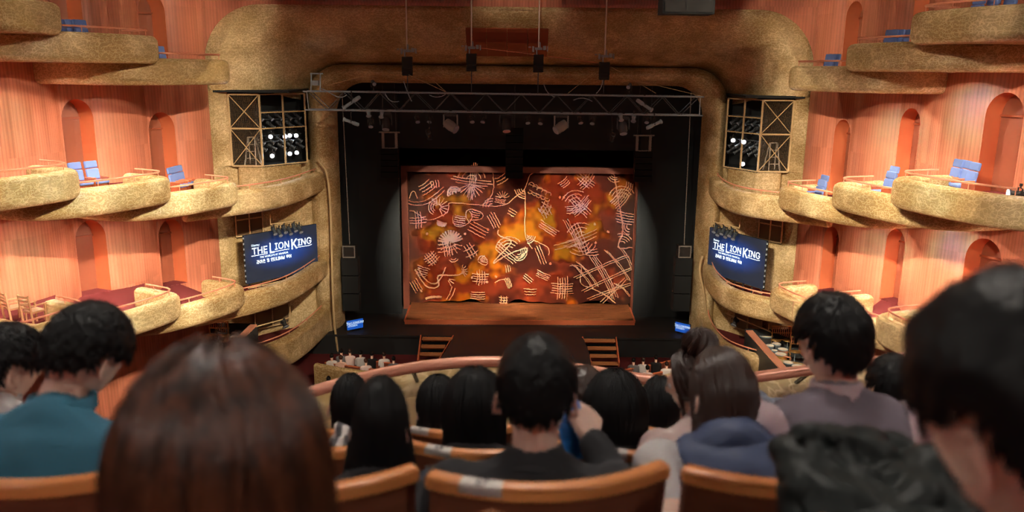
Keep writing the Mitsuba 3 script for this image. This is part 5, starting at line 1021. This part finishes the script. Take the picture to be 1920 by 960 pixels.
# quilting seams on the navy vest
# dark jacket draped over the seat on the right
def drape(label, name, px0, px1, y0, y1, d, mtl, seed, catg, thick=.055):
    r = np.random.default_rng(seed); xs = np.linspace(0, 1, 7); parts = []
    top = [at(px0 + (px1 - px0) * u, y0 + 14 * math.sin(5 * u + seed) + 70 * u * u, d + .06 * u) for u in xs]; bot = [at(px0 - 10 + (px1 + 60 - px0) * u, y1, d - .12) for u in xs]
    for i in range(6):
        m = [(top[i] * (1 - f) + bot[i] * f) + r.normal(0, .012, 3) for f in (0, .3, .6, 1)]; q = [(top[i + 1] * (1 - f) + bot[i + 1] * f) + r.normal(0, .012, 3) for f in (0, .3, .6, 1)]
        for j in range(3): parts.append(m3.Manifold.batch_hull([ball(p, thick * (.75 + .5 * r.random()), 14) for p in (m[j], m[j + 1], q[j], q[j + 1])]))
    t = finish(parts, .011, 4); n = t.vertex_normals; v = t.vertices; w = meshkit.fbm(v @ np.array([[7, 2, 0], [0, 9, 3], [5, 0, 12]]) + seed, 2, seed); c = meshkit.fbm(v * 16 + seed * 3, 2, seed)
    t.vertices = v + n * (.045 * (np.abs(w - .5) * 2 - .3) + .003 * (c - .5))[:, None]; k = thing(name, label, catg); put('cloth', t, mtl, k, smooth=True); return k
drape('dark green black jacket heaped over the seat back in front of the mauve vest', 'draped_jacket', 1520, 1770, 850, 985, 1.36, 'm_greygreen', 5, 'jacket')
mat('m_tweed', proc(lambda p, n, uv: mix((0.035, 0.045, 0.07), (0.22, 0.24, 0.29), smoothstep(.35, .65, noise(p.x * 260, p.y * 260, p.z * 260)))), 0.9)
drape('grey blue tweed jacket folded over the front seat left of the lavender shirt', 'folded_jacket', 1388, 1446, 746, 772, 3.35, 'm_tweed', 9, 'jacket', .035)
mat('m_stripe', proc(lambda p, n, uv: mix((0.04, 0.04, 0.045), (0.7, 0.68, 0.66), smoothstep(-.25, .25, dr.sin(p.x * 150)))), 0.9)
drape('black and white striped cloth hanging over the seat left of the long black hair', 'striped_cloth', 632, 672, 818, 842, 2.62, 'm_stripe', 12, 'cloth', .02)
p = PZ(616, 711, Zr(-12.12)); k = thing('stalls_chair', 'single dark stalls seat below the low gold wall on the left', 'theatre seat')
for nm, m, b in (('backrest', box((0, -.20, .60), (.52, .06, .56)), 'm_stall_seat'), ('top_rim', box((0, -.20, .895), (.53, .08, .035)), 'm_wood_plain'), ('seat_pan', box((0, .08, .34), (.48, .44, .1)), 'm_carpet'), ('support', box((0, .05, .15), (.3, .2, .29)), 'm_black')): m.apply_translation((p[0], p[1], 0)); put(nm, m, b, k)
# ------------------------------------------------------------------ people in the stalls beside the stage
def stalls_person(px, py, z, label, hairb, clothb, yaw=0.0):
    p = PZ(px, py, Zr(z)); k = thing('person', label, 'person', 'people in the stalls'); Rm = trimesh.transformations.rotation_matrix(yaw, (0, 0, 1)); Rm[:3, 3] = p
    fl = -13.3 - z; hd = trimesh.creation.icosphere(3); hd.vertices = head_r(hd.vertices / np.linalg.norm(hd.vertices, axis=1)[:, None])
    parts = [man(hd), bone((0, -.02, -.08), .05, (0, -.05, -.2), .055), m3.Manifold.batch_hull([ball((x, -.06, -.25), .07) for x in (-.13, .13)] + [ball((x, -.04, -.55), .11) for x in (-.07, .07)]), m3.Manifold.batch_hull([ball((x, -.04, y_), .11) for x in (-.07, .07) for y_ in (-.55, -.66)])]
    for q in (-1, 1): parts += [bone((q * .18, -.05, -.26), .05, (q * .22, 0, -.5), .04), bone((q * .22, 0, -.5), .04, (q * .1, .2, -.52), .03), bone((q * .09, -.03, -.68), .08, (q * .1, .38, -.68), .06), bone((q * .1, .38, -.68), .06, (q * .1, .4, fl + .08), .04)] + finger_set(np.array((q * .1, .2, -.52)), np.array((-q * .3, .8, 0)), np.array((0, 0, -1.)), -q, .7)
    b = finish(parts, .04, 2); b.apply_transform(Rm); put('body', b, 'm_skin', k, smooth=60)
    h = trimesh.creation.icosphere(3); d = h.vertices; h.vertices = head_r(d / np.linalg.norm(d, axis=1)[:, None]) + d * np.where(cover(d) > 0, .02 * cover(d), -.012)[:, None]; h.apply_transform(Rm); put('hair', h, hairb, k, smooth=True)
    c = finish([m3.Manifold.batch_hull([ball((x, -.06, -.255), .083) for x in (-.13, .13)] + [ball((x, -.04, -.55), .122) for x in (-.07, .07)]), m3.Manifold.batch_hull([ball((x, -.04, y_), .122) for x in (-.07, .07) for y_ in (-.55, -.66)])] + [bone((q * .18, -.05, -.26), .062, (q * .22, 0, -.5), .052) for q in (-1, 1)], .05, 3); c.apply_transform(Rm); put('top', c, clothb, k, smooth=True)
SP = [(640, 659, 'far left of the back row', 'm_hair_black', 'm_grey_cloth'), (656, 659, 'second from the left in the back row, pale top', 'm_hair_dark', 'm_pink_cloth'), (676, 662, 'third from the left in the back row, pale top', 'm_hair_black', 'm_lightgrey'), (697, 664, 'fourth from the left in the back row, dark top', 'm_hair_black', 'm_black_cloth'), (720, 665, 'fifth from the left in the back row, white shirt', 'm_hair_dark', 'm_white'), (738, 673, 'right end of the back row', 'm_hair_black', 'm_grey_cloth'), (622, 668, 'left end of the near row, white collar', 'm_hair_black', 'm_white'), (639, 671, 'near row, brown hair', 'm_hair_brown', 'm_skin'), (686, 677, 'near row, pale top', 'm_hair_brown', 'm_pink_cloth'), (616, 711, 'below the low gold wall, white shirt', 'm_hair_black', 'm_white')]
for (px, py, o, hb, cb) in SP: stalls_person(px, py, -12.12, 'tiny person in left stalls, ' + o, hb, cb, .15)
for (px, py, o, hb, cb) in [(1188, 676, 'left end of the back row', 'm_hair_black', 'm_grey_cloth'), (1206, 675, 'back row, pale top', 'm_hair_dark', 'm_lightgrey'), (1214, 690, 'near row, pale top at the left', 'm_hair_black', 'm_pink_cloth'), (1230, 671, 'back row, dark top', 'm_hair_black', 'm_black_cloth'), (1250, 683, 'near row, white top', 'm_hair_dark', 'm_white'), (1266, 682, 'near row, right end', 'm_hair_brown', 'm_pink_cloth'), (1275, 668, 'back row, right end', 'm_hair_black', 'm_lightgrey')]: stalls_person(px, py, -12.12, 'tiny person in right stalls, ' + o, hb, cb, -.1)
